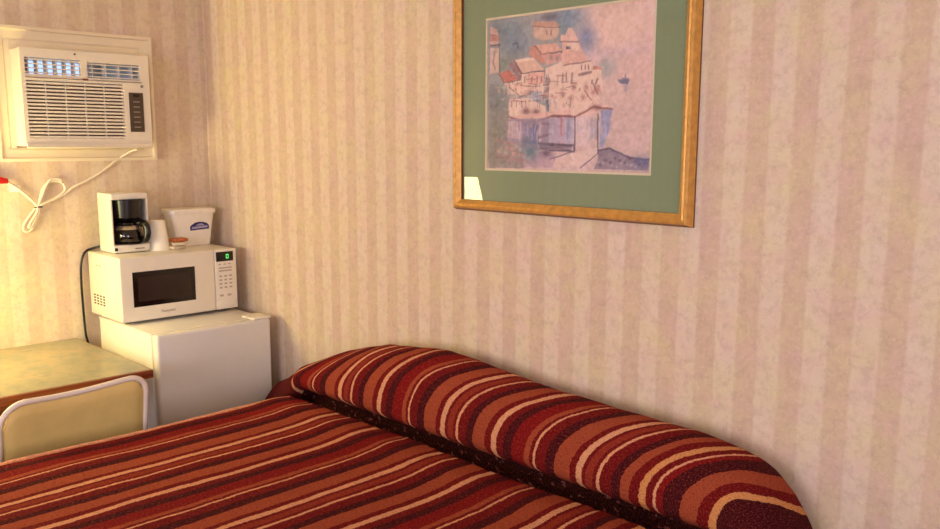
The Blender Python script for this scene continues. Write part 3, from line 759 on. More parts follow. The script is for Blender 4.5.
b.box(a0, IX0-e, -.010, -.004, c0, c1); b.box(IX1+e, a1, -.010, -.004, c0, c1); b.box(IX0-e, IX1+e, -.010, -.004, c0, IZ0-e); b.box(IX0-e, IX1+e, -.010, -.004, IZ1+e, c1)
b.build('mat_board', 'mat', pic, auto=False)
b = MB(); b.box(IX0-e, IX0, -.009, -.004, IZ0-e, IZ1+e); b.box(IX1, IX1+e, -.009, -.004, IZ0-e, IZ1+e); b.box(IX0, IX1, -.009, -.004, IZ0-e, IZ0); b.box(IX0, IX1, -.009, -.004, IZ1, IZ1+e)
b.build('mat_edge', 'matedge', pic, auto=False)
MB().box(a0, a1, -.013, -.0115, c0, c1).build('glass', 'glass', pic, auto=False)
OPS = [
 ('P',(150,145,150),[(-0.007,1.013),(0.533,1.001),(0.538,0.819),(0.469,0.705),(0.484,0.159),(-0.0,0.054)],0.85),
 ('B',(112,128,145),(0.158,0.907),0.101,0.104,0.8),
 ('B',(105,120,140),(0.19,0.807),0.101,0.085,0.7),
 ('B',(95,105,112),(0.066,0.946),0.055,0.076,0.6),
 ('B',(110,120,110),(0.11,0.696),0.064,0.066,0.7),
 ('B',(120,140,155),(0.5,0.915),0.101,0.085,0.8),
 ('B',(120,135,160),(0.531,0.959),0.093,0.074,0.8),
 ('B',(110,120,160),(0.629,0.821),0.057,0.08,0.9),
 ('B',(135,140,165),(0.626,0.756),0.052,0.043,0.5),
 ('B',(150,150,155),(0.746,0.634),0.052,0.064,0.8),
 ('B',(225,188,172),(0.811,0.876),0.144,0.096,0.6),
 ('B',(196,165,180),(0.799,0.719),0.165,0.032,0.5),
 ('B',(218,175,172),(0.941,0.599),0.072,0.106,0.5),
 ('B',(90,85,100),(0.407,0.967),0.055,0.028,0.8),
 ('P',(205,165,150),[(0.304,0.928),(0.333,0.934),(0.463,0.914),(0.465,0.845),(0.373,0.822),(0.316,0.851)],0.9),
 ('P',(190,140,125),[(0.304,0.952),(0.444,0.939),(0.473,0.909),(0.3,0.924)],0.9),
 ('L',(110,75,85),[(0.305,0.921),(0.473,0.898)],0.006,0.8),
 ('L',(110,75,85),[(0.39,0.886),(0.391,0.862)],0.01,0.8),
 ('L',(110,75,85),[(0.418,0.882),(0.419,0.859)],0.01,0.8),
 ('P',(200,155,145),[(0.015,0.957),(0.067,0.931),(0.083,0.842),(0.016,0.838)],0.9),
 ('P',(180,120,110),[(0.015,0.893),(0.083,0.876),(0.083,0.851),(0.015,0.858)],0.9),
 ('P',(212,175,165),[(0.016,0.814),(0.078,0.808),(0.078,0.649),(0.017,0.643)],0.9),
 ('L',(110,75,85),[(0.016,0.829),(0.083,0.827)],0.01,0.8),
 ('L',(110,75,85),[(0.047,0.781),(0.037,0.722),(0.054,0.671)],0.012,0.6),
 ('L',(110,75,85),[(0.078,0.837),(0.085,0.649)],0.008,0.7),
 ('L',(110,75,85),[(0.015,0.903),(0.067,0.887)],0.01,0.7),
 ('P',(130,135,155),[(0.148,0.888),(0.258,0.858),(0.264,0.78),(0.15,0.781)],0.5),
 ('L',(80,85,110),[(0.169,0.823),(0.199,0.83),(0.21,0.795)],0.012,0.8),
 ('P',(196,130,115),[(0.288,0.797),(0.317,0.804),(0.394,0.74),(0.376,0.675),(0.279,0.75)],0.9),
 ('P',(214,160,148),[(0.317,0.804),(0.448,0.805),(0.486,0.755),(0.356,0.743)],0.9),
 ('L',(110,75,85),[(0.317,0.799),(0.361,0.743),(0.486,0.746)],0.01,0.8),
 ('P',(205,150,145),[(0.356,0.743),(0.486,0.741),(0.488,0.694),(0.395,0.674)],0.9),
 ('B',(150,115,120),(0.422,0.714),0.015,0.017,0.8),
 ('B',(150,115,120),(0.46,0.711),0.015,0.017,0.8),
 ('P',(150,110,115),[(0.141,0.694),(0.186,0.725),(0.232,0.628),(0.223,0.59)],0.9),
 ('P',(218,175,160),[(0.181,0.725),(0.308,0.731),(0.377,0.642),(0.232,0.633)],0.9),
 ('L',(110,75,85),[(0.181,0.725),(0.232,0.628),(0.377,0.637)],0.012,0.8),
 ('P',(225,190,178),[(0.232,0.628),(0.377,0.632),(0.381,0.493),(0.229,0.501)],0.9),
 ('P',(215,150,145),[(0.272,0.625),(0.378,0.628),(0.379,0.551),(0.278,0.557)],0.6),
 ('L',(110,75,85),[(0.252,0.607),(0.253,0.573)],0.01,0.6),
 ('L',(110,75,85),[(0.301,0.604),(0.302,0.57)],0.01,0.6),
 ('L',(110,75,85),[(0.335,0.602),(0.336,0.568)],0.01,0.6),
 ('L',(110,75,85),[(0.364,0.6),(0.365,0.566)],0.01,0.6),
 ('P',(200,105,95),[(0.08,0.644),(0.151,0.659),(0.213,0.595),(0.117,0.577)],0.9),
 ('L',(110,75,85),[(0.08,0.639),(0.117,0.575),(0.223,0.59)],0.009,0.8),
 ('P',(225,190,178),[(0.117,0.575),(0.228,0.587),(0.229,0.501),(0.112,0.507)],0.9),
 ('L',(110,75,85),[(0.163,0.554),(0.163,0.524)],0.01,0.7),
 ('L',(110,75,85),[(0.198,0.552),(0.199,0.522)],0.01,0.7),
 ('P',(225,190,178),[(0.386,0.655),(0.488,0.685),(0.512,0.486),(0.381,0.493)],0.9),
 ('P',(130,105,115),[(0.388,0.598),(0.454,0.579),(0.466,0.488),(0.39,0.492)],0.6),
 ('P',(215,165,155),[(0.484,0.821),(0.585,0.801),(0.639,0.673),(0.499,0.663)],0.9),
 ('P',(222,175,165),[(0.478,0.853),(0.504,0.845),(0.523,0.889),(0.548,0.881),(0.575,0.827),(0.585,0.801),(0.479,0.811)],0.9),
 ('L',(110,75,85),[(0.474,0.812),(0.585,0.799)],0.008,0.7),
 ('P',(80,70,90),[(0.511,0.777),(0.541,0.776),(0.542,0.759),(0.511,0.759)],0.8),
 ('P',(225,190,178),[(0.416,0.659),(0.658,0.676),(0.665,0.62),(0.718,0.636),(0.728,0.492),(0.419,0.509)],0.9),
 ('L',(110,75,85),[(0.499,0.663),(0.658,0.676)],0.008,0.7),
 ('L',(110,75,85),[(0.592,0.599),(0.66,0.61)],0.016,0.7),
 ('P',(196,130,115),[(0.665,0.625),(0.674,0.65),(0.718,0.631),(0.718,0.616)],0.9),
 ('L',(110,75,85),[(0.605,0.655),(0.606,0.629)],0.009,0.8),
 ('L',(110,75,85),[(0.625,0.653),(0.626,0.628)],0.009,0.8),
 ('L',(110,75,85),[(0.644,0.652),(0.645,0.626)],0.009,0.8),
 ('L',(110,75,85),[(0.495,0.611),(0.496,0.569)],0.009,0.8),
 ('L',(110,75,85),[(0.516,0.61),(0.517,0.567)],0.009,0.8),
 ('L',(110,75,85),[(0.551,0.607),(0.548,0.544),(0.573,0.543)],0.016,0.6),
 ('L',(110,75,85),[(0.659,0.506),(0.667,0.558)],0.014,0.7),
 ('L',(110,75,85),[(0.696,0.566),(0.687,0.536)],0.014,0.7),
 ('P',(110,110,140),[(0.806,0.554),(0.875,0.549),(0.867,0.525),(0.821,0.53)],0.9),
 ('P',(165,150,170),[(0.837,0.527),(0.87,0.523),(0.865,0.475),(0.848,0.481)],0.5),
 ('L',(90,90,125),[(0.852,0.548),(0.852,0.58)],0.008,0.8),
 ('L',(100,100,130),[(0.835,0.557),(0.869,0.555)],0.01,0.8),
 ('P',(225,190,178),[(0.131,0.57),(0.277,0.561),(0.273,0.484),(0.143,0.502)],0.9),
 ('L',(110,75,85),[(0.148,0.547),(0.223,0.481),(0.29,0.494)],0.01,0.7),
 ('P',(150,150,175),[(0.284,0.511),(0.366,0.512),(0.367,0.436),(0.291,0.439)],0.8),
 ('P',(125,100,110),[(0.375,0.555),(0.46,0.55),(0.451,0.486),(0.378,0.457)],0.7),
 ('P',(225,190,178),[(0.409,0.488),(0.542,0.545),(0.545,0.428),(0.463,0.421)],0.9),
 ('P',(90,100,125),[(0.388,0.457),(0.473,0.453),(0.485,0.388),(0.401,0.38)],0.8),
 ('P',(225,190,178),[(0.149,0.468),(0.279,0.473),(0.389,0.413),(0.391,0.347),(0.337,0.321),(0.145,0.349)],0.9),
 ('L',(140,80,95),[(0.167,0.456),(0.167,0.416)],0.009,0.6),
 ('L',(140,80,95),[(0.201,0.454),(0.202,0.415)],0.009,0.6),
 ('L',(140,80,95),[(0.235,0.453),(0.236,0.414)],0.009,0.6),
 ('L',(140,80,95),[(0.263,0.452),(0.264,0.413)],0.009,0.6),
 ('B',(120,70,85),(0.264,0.385),0.029,0.023,0.8),
 ('B',(120,70,85),(0.331,0.377),0.025,0.021,0.8),
 ('B',(150,80,90),(0.505,0.414),0.029,0.028,0.7),
 ('L',(110,75,85),[(0.28,0.451),(0.367,0.452)],0.008,0.5),
 ('P',(225,190,178),[(0.408,0.553),(0.692,0.536),(0.716,0.421),(0.569,0.353),(0.413,0.358)],0.9),
 ('B',(150,85,90),(0.493,0.484),0.016,0.023,0.55),
 ('B',(150,85,90),(0.546,0.46),0.016,0.023,0.55),
 ('B',(150,85,90),(0.559,0.523),0.016,0.023,0.55),
 ('B',(150,85,90),(0.634,0.518),0.016,0.023,0.55),
 ('B',(150,85,90),(0.675,0.485),0.016,0.023,0.55),
 ('B',(150,85,90),(0.698,0.504),0.016,0.023,0.55),
 ('B',(150,85,90),(0.616,0.457),0.016,0.023,0.55),
 ('L',(140,75,75),[(0.625,0.498),(0.666,0.439)],0.01,0.7),
 ('L',(140,75,75),[(0.673,0.537),(0.699,0.473)],0.01,0.7),
 ('P',(214,170,165),[(0.145,0.355),(0.546,0.386),(0.547,0.348),(0.337,0.31),(0.226,0.318),(0.145,0.338)],0.9),
 ('P',(222,180,172),[(0.412,0.369),(0.569,0.358),(0.687,0.417),(0.755,0.409),(0.784,0.387),(0.58,0.336),(0.413,0.336)],0.9),
 ('L',(125,75,85),[(0.145,0.355),(0.237,0.32),(0.337,0.318),(0.444,0.351),(0.548,0.345)],0.014,0.8),
 ('L',(125,75,80),[(0.423,0.346),(0.575,0.342),(0.687,0.401),(0.785,0.379)],0.014,0.8),
 ('B',(120,70,75),(0.697,0.396),0.031,0.021,0.6),
 ('P',(150,130,155),[(0.134,0.338),(0.548,0.337),(0.553,0.148),(0.308,0.136),(0.112,0.194)],0.8),
 ('P',(200,165,172),[(0.134,0.326),(0.232,0.318),(0.228,0.194),(0.135,0.217)],0.6),
 ('L',(105,105,145),[(0.271,0.295),(0.273,0.182)],0.022,0.7),
 ('L',(105,105,145),[(0.316,0.294),(0.318,0.182)],0.022,0.7),
 ('L',(105,105,145),[(0.338,0.293),(0.34,0.182)],0.022,0.7),
 ('P',(110,112,150),[(0.277,0.278),(0.349,0.276),(0.351,0.17),(0.279,0.17)],0.6),
 ('L',(205,170,175),[(0.226,0.313),(0.224,0.182)],0.02,0.7),
 ('L',(210,170,170),[(0.359,0.31),(0.358,0.181)],0.02,0.7),
 ('L',(195,110,125),[(0.472,0.307),(0.471,0.181)],0.02,0.7),
 ('L',(190,120,130),[(0.498,0.306),(0.497,0.181)],0.02,0.7),
 ('L',(140,135,170),[(0.539,0.305),(0.539,0.181)],0.02,0.7),
 ('L',(120,90,115),[(0.365,0.304),(0.456,0.296)],0.02,0.6),
 ('L',(110,80,100),[(0.35,0.215),(0.426,0.236)],0.02,0.7),
 ('P',(185,170,190),[(0.413,0.341),(0.575,0.336),(0.575,0.17),(0.417,0.181)],0.6),
 ('L',(175,90,110),[(0.487,0.334),(0.495,0.236)],0.02,0.6),
 ('L',(135,140,175),[(0.529,0.327),(0.532,0.213)],0.02,0.5),
 ('L',(135,140,175),[(0.555,0.326),(0.558,0.213)],0.02,0.5),
 ('L',(135,140,175),[(0.67,0.323),(0.674,0.212)],0.02,0.5),
 ('L',(135,140,175),[(0.695,0.322),(0.699,0.212)],0.02,0.5),
 ('P',(135,140,180),[(0.722,0.379),(0.785,0.377),(0.778,0.294),(0.741,0.148),(0.721,0.148)],0.8),
 ('P',(212,185,190),[(0.58,0.342),(0.65,0.35),(0.666,0.159),(0.585,0.159)],0.7),
 ('P',(216,186,182),[(0.556,0.115),(0.706,0.153),(0.712,0.116),(0.61,0.028),(0.421,0.025),(0.42,0.07)],0.9),
 ('P',(214,180,178),[(0.554,0.12),(0.557,0.027),(0.343,0.023),(0.462,0.081)],0.9),
 ('P',(175,140,160),[(0.253,0.045),(0.363,0.12),(0.461,0.092),(0.442,0.019),(0.254,0.016)],0.7),
 ('L',(70,60,90),[(0.572,0.342),(0.576,0.137)],0.01,0.8),
 ('L',(70,60,90),[(0.704,0.354),(0.71,0.116)],0.011,0.8),
 ('L',(80,65,90),[(0.351,0.176),(0.417,0.168),(0.553,0.159)],0.02,0.8),
 ('L',(110,90,110),[(0.363,0.142),(0.471,0.146),(0.554,0.131)],0.018,0.7),
 ('L',(90,70,95),[(0.554,0.12),(0.419,0.075)],0.008,0.7),
 ('P',(120,100,125),[(0.351,0.176),(0.553,0.159),(0.554,0.126),(0.363,0.131)],0.4),
 ('L',(80,65,90),[(0.417,0.164),(0.57,0.164),(0.571,0.126),(0.418,0.131)],0.012,0.8),
 ('L',(90,75,95),[(0.712,0.116),(0.61,0.023)],0.008,0.8),
 ('P',(120,105,130),[(0.712,0.132),(0.775,0.148),(0.891,0.096),(0.992,0.082),(0.991,0.018),(0.691,0.017),(0.714,0.084)],0.7),
 ('L',(75,65,95),[(0.712,0.132),(0.775,0.146),(0.891,0.091),(0.992,0.082)],0.012,0.8),
 ('B',(85,90,130),(0.956,0.066),0.052,0.037,0.8),
 ('B',(195,175,185),(0.714,0.062),0.009,0.009,0.6),
 ('B',(195,175,185),(0.741,0.055),0.009,0.009,0.6),
 ('B',(195,175,185),(0.768,0.048),0.009,0.009,0.6),
 ('B',(195,175,185),(0.794,0.041),0.009,0.009,0.6),
 ('B',(195,175,185),(0.82,0.034),0.009,0.009,0.6),
 ('B',(195,175,185),(0.845,0.059),0.009,0.009,0.6),
 ('B',(195,175,185),(0.871,0.052),0.009,0.009,0.6),
 ('B',(195,175,185),(0.896,0.045),0.009,0.009,0.6),
 ('B',(195,175,185),(0.922,0.038),0.009,0.009,0.6),
 ('B',(195,175,185),(0.946,0.062),0.009,0.009,0.6),
 ('B',(75,60,85),(0.725,0.046),0.009,0.009,0.6),
 ('B',(75,60,85),(0.752,0.071),0.009,0.009,0.6),
 ('B',(75,60,85),(0.781,0.059),0.009,0.009,0.6),
 ('B',(75,60,85),(0.808,0.084),0.009,0.009,0.6),
 ('B',(75,60,85),(0.836,0.071),0.009,0.009,0.6),
 ('B',(75,60,85),(0.864,0.059),0.009,0.009,0.6),
 ('B',(75,60,85),(0.89,0.084),0.009,0.009,0.6),
 ('B',(75,60,85),(0.918,0.071),0.009,0.009,0.6),
 ('B',(75,60,85),(0.945,0.059),0.009,0.009,0.6),
 ('P',(135,125,125),[(0.014,0.577),(0.131,0.559),(0.151,0.355),(0.136,0.194),(0.241,0.113),(0.254,0.01),(0.012,0.005)],0.8),
 ('B',(110,120,130),(0.074,0.483),0.062,0.117,0.7),
 ('B',(125,120,105),(0.052,0.276),0.062,0.117,0.6),
 ('B',(120,115,95),(0.03,0.077),0.041,0.074,0.6),
 ('B',(205,130,135),(0.071,0.195),0.015,0.014,0.6),
 ('B',(215,165,160),(0.134,0.151),0.015,0.014,0.6),
 ('B',(185,100,115),(0.196,0.109),0.015,0.014,0.6),
 ('B',(150,110,120),(0.257,0.066),0.015,0.014,0.6),
 ('B',(205,130,135),(0.12,0.185),0.015,0.014,0.6),
 ('B',(215,165,160),(0.183,0.142),0.015,0.014,0.6),
 ('B',(185,100,115),(0.244,0.1),0.015,0.014,0.6),
 ('B',(150,110,120),(0.109,0.055),0.015,0.014,0.6),
 ('B',(205,130,135),(0.17,0.175),0.015,0.014,0.6),
 ('B',(215,165,160),(0.231,0.133),0.015,0.014,0.6),
 ('B',(185,100,115),(0.095,0.089),0.015,0.014,0.6),
 ('B',(150,110,120),(0.159,0.047),0.015,0.014,0.6),
 ('B',(205,130,135),(0.218,0.166),0.015,0.014,0.6),
 ('B',(215,165,160),(0.082,0.123),0.015,0.014,0.6),
 ('B',(185,100,115),(0.145,0.08),0.015,0.014,0.6),
 ('B',(150,110,120),(0.207,0.038),0.015,0.014,0.6),
 ('B',(205,130,135),(0.266,0.157),0.015,0.014,0.6),
 ('B',(215,165,160),(0.132,0.114),0.015,0.014,0.6),
 ('B',(185,100,115),(0.194,0.071),0.015,0.014,0.6),
 ('B',(150,110,120),(0.253,0.19),0.015,0.014,0.6),
 ('B',(205,130,135),(0.119,0.148),0.015,0.014,0.6),
 ('B',(215,165,160),(0.181,0.105),0.015,0.014,0.6),
 ('B',(185,100,115),(0.243,0.063),0.015,0.014,0.6),
 ('B',(150,110,120),(0.105,0.182),0.015,0.014,0.6),
 ('B',(205,130,135),(0.168,0.138),0.015,0.014,0.6),
 ('B',(215,165,160),(0.229,0.096),0.015,0.014,0.6),
 ('B',(85,110,130),(0.297,0.114),0.052,0.058,0.85),
 ('B',(85,70,100),(0.402,0.114),0.039,0.023,0.8),
 ('B',(100,120,140),(0.262,0.171),0.041,0.037,0.6),
 ('B',(205,150,145),(0.076,0.552),0.02,0.007,0.55),
 ('B',(228,200,186),(0.106,0.473),0.015,0.007,0.55),
 ('B',(205,150,145),(0.077,0.524),0.011,0.012,0.55),
 ('B',(232,205,192),(0.156,0.505),0.011,0.011,0.55),
 ('B',(205,150,145),(0.08,0.525),0.013,0.013,0.55),
 ('B',(205,150,145),(0.115,0.506),0.01,0.012,0.55),
 ('B',(232,205,192),(0.356,0.49),0.014,0.009,0.55),
 ('B',(232,205,192),(0.19,0.515),0.011,0.013,0.55),
 ('B',(232,205,192),(0.371,0.521),0.019,0.009,0.55),
 ('B',(232,205,192),(0.206,0.548),0.013,0.014,0.55),
 ('B',(228,200,186),(0.371,0.456),0.017,0.014,0.55),
 ('B',(205,150,145),(0.255,0.488),0.02,0.007,0.55),
 ('B',(205,150,145),(0.292,0.528),0.009,0.012,0.55),
 ('B',(232,205,192),(0.213,0.46),0.014,0.012,0.55),
 ('B',(228,200,186),(0.263,0.511),0.015,0.008,0.55),
 ('B',(232,205,192),(0.21,0.486),0.021,0.007,0.55),
 ('B',(228,200,186),(0.394,0.495),0.021,0.009,0.55),
 ('B',(232,205,192),(0.441,0.511),0.01,0.008,0.55),
 ('B',(232,205,192),(0.372,0.527),0.011,0.009,0.55),
 ('B',(205,150,145),(0.261,0.504),0.022,0.012,0.55),
 ('B',(205,150,145),(0.372,0.49),0.015,0.014,0.55),
 ('B',(205,150,145),(0.292,0.487),0.014,0.007,0.55),
 ('B',(228,200,186),(0.475,0.538),0.015,0.007,0.55),
 ('B',(205,150,145),(0.153,0.553),0.01,0.009,0.55),
 ('B',(205,150,145),(0.172,0.474),0.017,0.015,0.55),
 ('B',(228,200,186),(0.423,0.501),0.023,0.01,0.55),
 ('B',(228,200,186),(0.371,0.542),0.019,0.01,0.55),
 ('B',(228,200,186),(0.471,0.494),0.016,0.008,0.55),
 ('B',(205,150,145),(0.204,0.557),0.018,0.007,0.55),
 ('B',(228,200,186),(0.265,0.505),0.011,0.011,0.55),
 ('B',(205,150,145),(0.398,0.486),0.022,0.014,0.55),
 ('B',(205,150,145),(0.431,0.467),0.011,0.011,0.55),
 ('B',(232,205,192),(0.297,0.457),0.011,0.012,0.55),
 ('B',(205,150,145),(0.445,0.467),0.022,0.009,0.55),
 ('B',(228,200,186),(0.18,0.539),0.015,0.015,0.55),
 ('B',(205,150,145),(0.23,0.558),0.018,0.013,0.55),
 ('B',(205,150,145),(0.328,0.514),0.015,0.008,0.55),
 ('B',(205,150,145),(0.273,0.523),0.014,0.014,0.55),
 ('B',(228,200,186),(0.119,0.548),0.017,0.01,0.55),
 ('B',(205,150,145),(0.478,0.485),0.018,0.009,0.55),
 ('B',(228,200,186),(0.397,0.536),0.019,0.007,0.55),
 ('B',(228,200,186),(0.431,0.533),0.011,0.009,0.55),
 ('B',(205,150,145),(0.184,0.537),0.016,0.013,0.55),
 ('B',(232,205,192),(0.288,0.482),0.02,0.011,0.55),
 ('B',(228,200,186),(0.331,0.466),0.016,0.007,0.55),
 ('B',(228,200,186),(0.376,0.532),0.01,0.008,0.55),
 ('L',(120,80,95),[(0.394,0.595),(0.393,0.577)],0.006,0.6),
 ('L',(120,80,95),[(0.372,0.467),(0.375,0.455)],0.006,0.6),
 ('L',(120,80,95),[(0.222,0.622),(0.222,0.603)],0.006,0.6),
 ('L',(140,95,100),[(0.453,0.438),(0.453,0.413)],0.006,0.6),
 ('L',(140,95,100),[(0.389,0.58),(0.39,0.561)],0.006,0.6),
 ('L',(105,85,115),[(0.342,0.438),(0.342,0.413)],0.006,0.6),
 ('L',(120,80,95),[(0.518,0.434),(0.52,0.421)],0.006,0.6),
 ('L',(120,80,95),[(0.194,0.544),(0.195,0.527)],0.006,0.6),
 ('L',(120,80,95),[(0.231,0.57),(0.234,0.556)],0.006,0.6),
 ('L',(120,80,95),[(0.435,0.488),(0.433,0.475)],0.006,0.6),
 ('L',(120,80,95),[(0.337,0.476),(0.336,0.458)],0.006,0.6),
 ('L',(120,80,95),[(0.541,0.45),(0.543,0.424)],0.006,0.6),
 ('L',(140,95,100),[(0.31,0.542),(0.309,0.52)],0.006,0.6),
 ('L',(140,95,100),[(0.151,0.524),(0.153,0.507)],0.006,0.6),
 ('L',(120,80,95),[(0.355,0.564),(0.353,0.539)],0.006,0.6),
 ('L',(120,80,95),[(0.24,0.455),(0.238,0.443)],0.006,0.6),
 ('L',(120,80,95),[(0.457,0.562),(0.46,0.539)],0.006,0.6),
 ('L',(140,95,100),[(0.42,0.433),(0.419,0.409)],0.006,0.6),
 ('L',(120,80,95),[(0.378,0.483),(0.377,0.46)],0.006,0.6),
 ('L',(140,95,100),[(0.221,0.452),(0.224,0.431)],0.006,0.6),
 ('L',(120,80,95),[(0.465,0.597),(0.463,0.574)],0.006,0.6),
 ('L',(105,85,115),[(0.329,0.557),(0.329,0.532)],0.006,0.6),
 ('L',(105,85,115),[(0.395,0.61),(0.393,0.598)],0.006,0.6),
 ('L',(120,80,95),[(0.209,0.622),(0.212,0.601)],0.006,0.6),
 ('L',(140,95,100),[(0.36,0.581),(0.36,0.567)],0.006,0.6),
 ('L',(140,95,100),[(0.285,0.623),(0.282,0.612)],0.006,0.6),
 ('L',(105,85,115),[(0.353,0.43),(0.353,0.405)],0.006,0.6),
 ('L',(140,95,100),[(0.189,0.469),(0.19,0.449)],0.006,0.6),
 ('L',(140,95,100),[(0.503,0.425),(0.505,0.4)],0.006,0.6),
 ('L',(105,85,115),[(0.286,0.462),(0.288,0.448)],0.006,0.6),
 ('L',(120,80,95),[(0.541,0.421),(0.539,0.401)],0.006,0.6),
 ('L',(120,80,95),[(0.497,0.529),(0.495,0.506)],0.006,0.6),
 ('L',(140,95,100),[(0.494,0.483),(0.496,0.462)],0.006,0.6),
 ('L',(140,95,100),[(0.161,0.598),(0.161,0.583)],0.006,0.6),
 ('L',(105,85,115),[(0.531,0.423),(0.53,0.412)],0.006,0.6),
 ('L',(120,80,95),[(0.496,0.57),(0.494,0.554)],0.006,0.6),
 ('L',(120,80,95),[(0.339,0.524),(0.337,0.501)],0.006,0.6),
 ('L',(120,80,95),[(0.182,0.47),(0.182,0.458)],0.006,0.6),
 ('L',(120,80,95),[(0.152,0.575),(0.149,0.549)],0.006,0.6),
 ('L',(105,85,115),[(0.485,0.582),(0.487,0.563)],0.006,0.6),
 ('L',(140,95,100),[(0.454,0.476),(0.452,0.454)],0.006,0.6),
 ('L',(105,85,115),[(0.403,0.609),(0.406,0.589)],0.006,0.6),
 ('L',(120,80,95),[(0.442,0.458),(0.445,0.436)],0.006,0.6),
 ('L',(120,80,95),[(0.377,0.461),(0.38,0.441)],0.006,0.6),
 ('L',(105,85,115),[(0.503,0.48),(0.504,0.468)],0.006,0.6),
 ('L',(120,80,95),[(0.161,0.507),(0.16,0.489)],0.006,0.6),
 ('L',(105,85,115),[(0.163,0.631),(0.164,0.612)],0.006,0.6),
 ('L',(105,85,115),[(0.145,0.475),(0.148,0.45)],0.006,0.6),
 ('L',(105,85,115),[(0.182,0.528),(0.183,0.513)],0.006,0.6),
 ('L',(105,85,115),[(0.174,0.581),(0.176,0.566)],0.006,0.6),
 ('L',(140,95,100),[(0.408,0.529),(0.406,0.504)],0.006,0.6),
 ('L',(105,85,115),[(0.261,0.619),(0.262,0.606)],0.006,0.6),
 ('L',(105,85,115),[(0.204,0.581),(0.206,0.561)],0.006,0.6),
 ('L',(140,95,100),[(0.199,0.536),(0.198,0.515)],0.006,0.6),
 ('L',(140,95,100),[(0.425,0.486),(0.427,0.471)],0.006,0.6),
 ('L',(105,85,115),[(0.336,0.472),(0.335,0.446)],0.006,0.6),
 ('L',(140,95,100),[(0.516,0.606),(0.514,0.589)],0.006,0.6),
 ('L',(140,95,100),[(0.543,0.419),(0.542,0.394)],0.006,0.6),
 ('L',(120,80,95),[(0.231,0.514),(0.233,0.499)],0.006,0.6),
 ('L',(105,85,115),[(0.292,0.507),(0.293,0.482)],0.006,0.6),
 ('L',(130,80,88),[(0.409,0.567),(0.469,0.567)],0.006,0.6),
 ('L',(130,80,88),[(0.162,0.623),(0.213,0.624)],0.006,0.6),
 ('L',(130,80,88),[(0.265,0.592),(0.31,0.596)],0.006,0.6),
 ('L',(130,80,88),[(0.456,0.603),(0.51,0.596)],0.006,0.6),
 ('L',(130,80,88),[(0.201,0.456),(0.258,0.449)],0.006,0.6),
 ('L',(130,80,88),[(0.262,0.552),(0.308,0.542)],0.006,0.6),
 ('L',(130,80,88),[(0.37,0.547),(0.415,0.552)],0.006,0.6),
 ('L',(130,80,88),[(0.171,0.605),(0.233,0.609)],0.006,0.6),
 ('L',(130,80,88),[(0.49,0.559),(0.529,0.559)],0.006,0.6),
 ('L',(130,80,88),[(0.225,0.554),(0.29,0.545)],0.006,0.6),
 ('L',(130,80,88),[(0.449,0.496),(0.509,0.488)],0.006,0.6),
 ('L',(130,80,88),[(0.357,0.485),(0.391,0.482)],0.006,0.6),
 ('L',(130,80,88),[(0.322,0.481),(0.375,0.486)],0.006,0.6),
 ('L',(130,80,88),[(0.174,0.457),(0.212,0.46)],0.006,0.6),
 ('L',(130,80,88),[(0.281,0.563),(0.338,0.554)],0.006,0.6),
 ('L',(130,80,88),[(0.252,0.502),(0.295,0.502)],0.006,0.6),
 ('L',(130,80,88),[(0.299,0.585),(0.337,0.592)],0.006,0.6),
 ('L',(130,80,88),[(0.481,0.517),(0.519,0.51)],0.006,0.6),
 ('L',(130,80,88),[(0.511,0.523),(0.546,0.53)],0.006,0.6),
 ('L',(130,80,88),[(0.188,0.561),(0.225,0.568)],0.006,0.6),
 ('L',(130,80,88),[(0.251,0.517),(0.313,0.512)],0.006,0.6),
 ('L',(130,80,88),[(0.307,0.542),(0.356,0.544)],0.006,0.6),
 ('L',(190,130,130),[(0.561,0.537),(0.569,0.522)],0.007,0.6),
 ('L',(130,85,95),[(0.643,0.478),(0.641,0.455)],0.007,0.6),
 ('L',(190,130,130),[(0.574,0.468),(0.59,0.445)],0.007,0.6),
 ('L',(130,85,95),[(0.683,0.534),(0.688,0.513)],0.007,0.6),
 ('L',(190,130,130),[(0.672,0.426),(0.667,0.412)],0.007,0.6),
 ('L',(190,130,130),[(0.699,0.442),(0.714,0.428)],0.007,0.6),
 ('L',(232,206,194),[(0.508,0.529),(0.524,0.518)],0.007,0.6),
 ('L',(190,130,130),[(0.675,0.457),(0.673,0.436)],0.007,0.6),
 ('L',(232,206,194),[(0.482,0.534),(0.497,0.513)],0.007,0.6),
 ('L',(190,130,130),[(0.553,0.529),(0.56,0.513)],0.007,0.6),
 ('L',(190,130,130),[(0.659,0.526),(0.666,0.508)],0.007,0.6),
 ('L',(232,206,194),[(0.573,0.517),(0.569,0.5)],0.007,0.6),
 ('L',(190,130,130),[(0.712,0.503),(0.721,0.48)],0.007,0.6),
 ('L',(130,85,95),[(0.594,0.515),(0.59,0.5)],0.007,0.6),
 ('L',(130,85,95),[(0.633,0.533),(0.639,0.513)],0.007,0.6),
 ('L',(232,206,194),[(0.581,0.513),(0.585,0.498)],0.007,0.6),
 ('L',(232,206,194),[(0.6,0.461),(0.604,0.441)],0.007,0.6),
 ('L',(232,206,194),[(0.531,0.453),(0.544,0.442)],0.007,0.6),
 ('L',(130,85,95),[(0.598,0.518),(0.599,0.506)],0.007,0.6),
 ('L',(232,206,194),[(0.659,0.504),(0.665,0.492)],0.007,0.6),
 ('L',(232,206,194),[(0.536,0.497),(0.532,0.478)],0.007,0.6),
 ('L',(130,85,95),[(0.695,0.529),(0.71,0.518)],0.007,0.6),
 ('L',(190,130,130),[(0.494,0.541),(0.499,0.52)],0.007,0.6),
 ('L',(130,85,95),[(0.556,0.531),(0.571,0.516)],0.007,0.6),
 ('L',(232,206,194),[(0.528,0.436),(0.534,0.422)],0.007,0.6),
 ('L',(190,130,130),[(0.653,0.442),(0.658,0.432)],0.007,0.6),
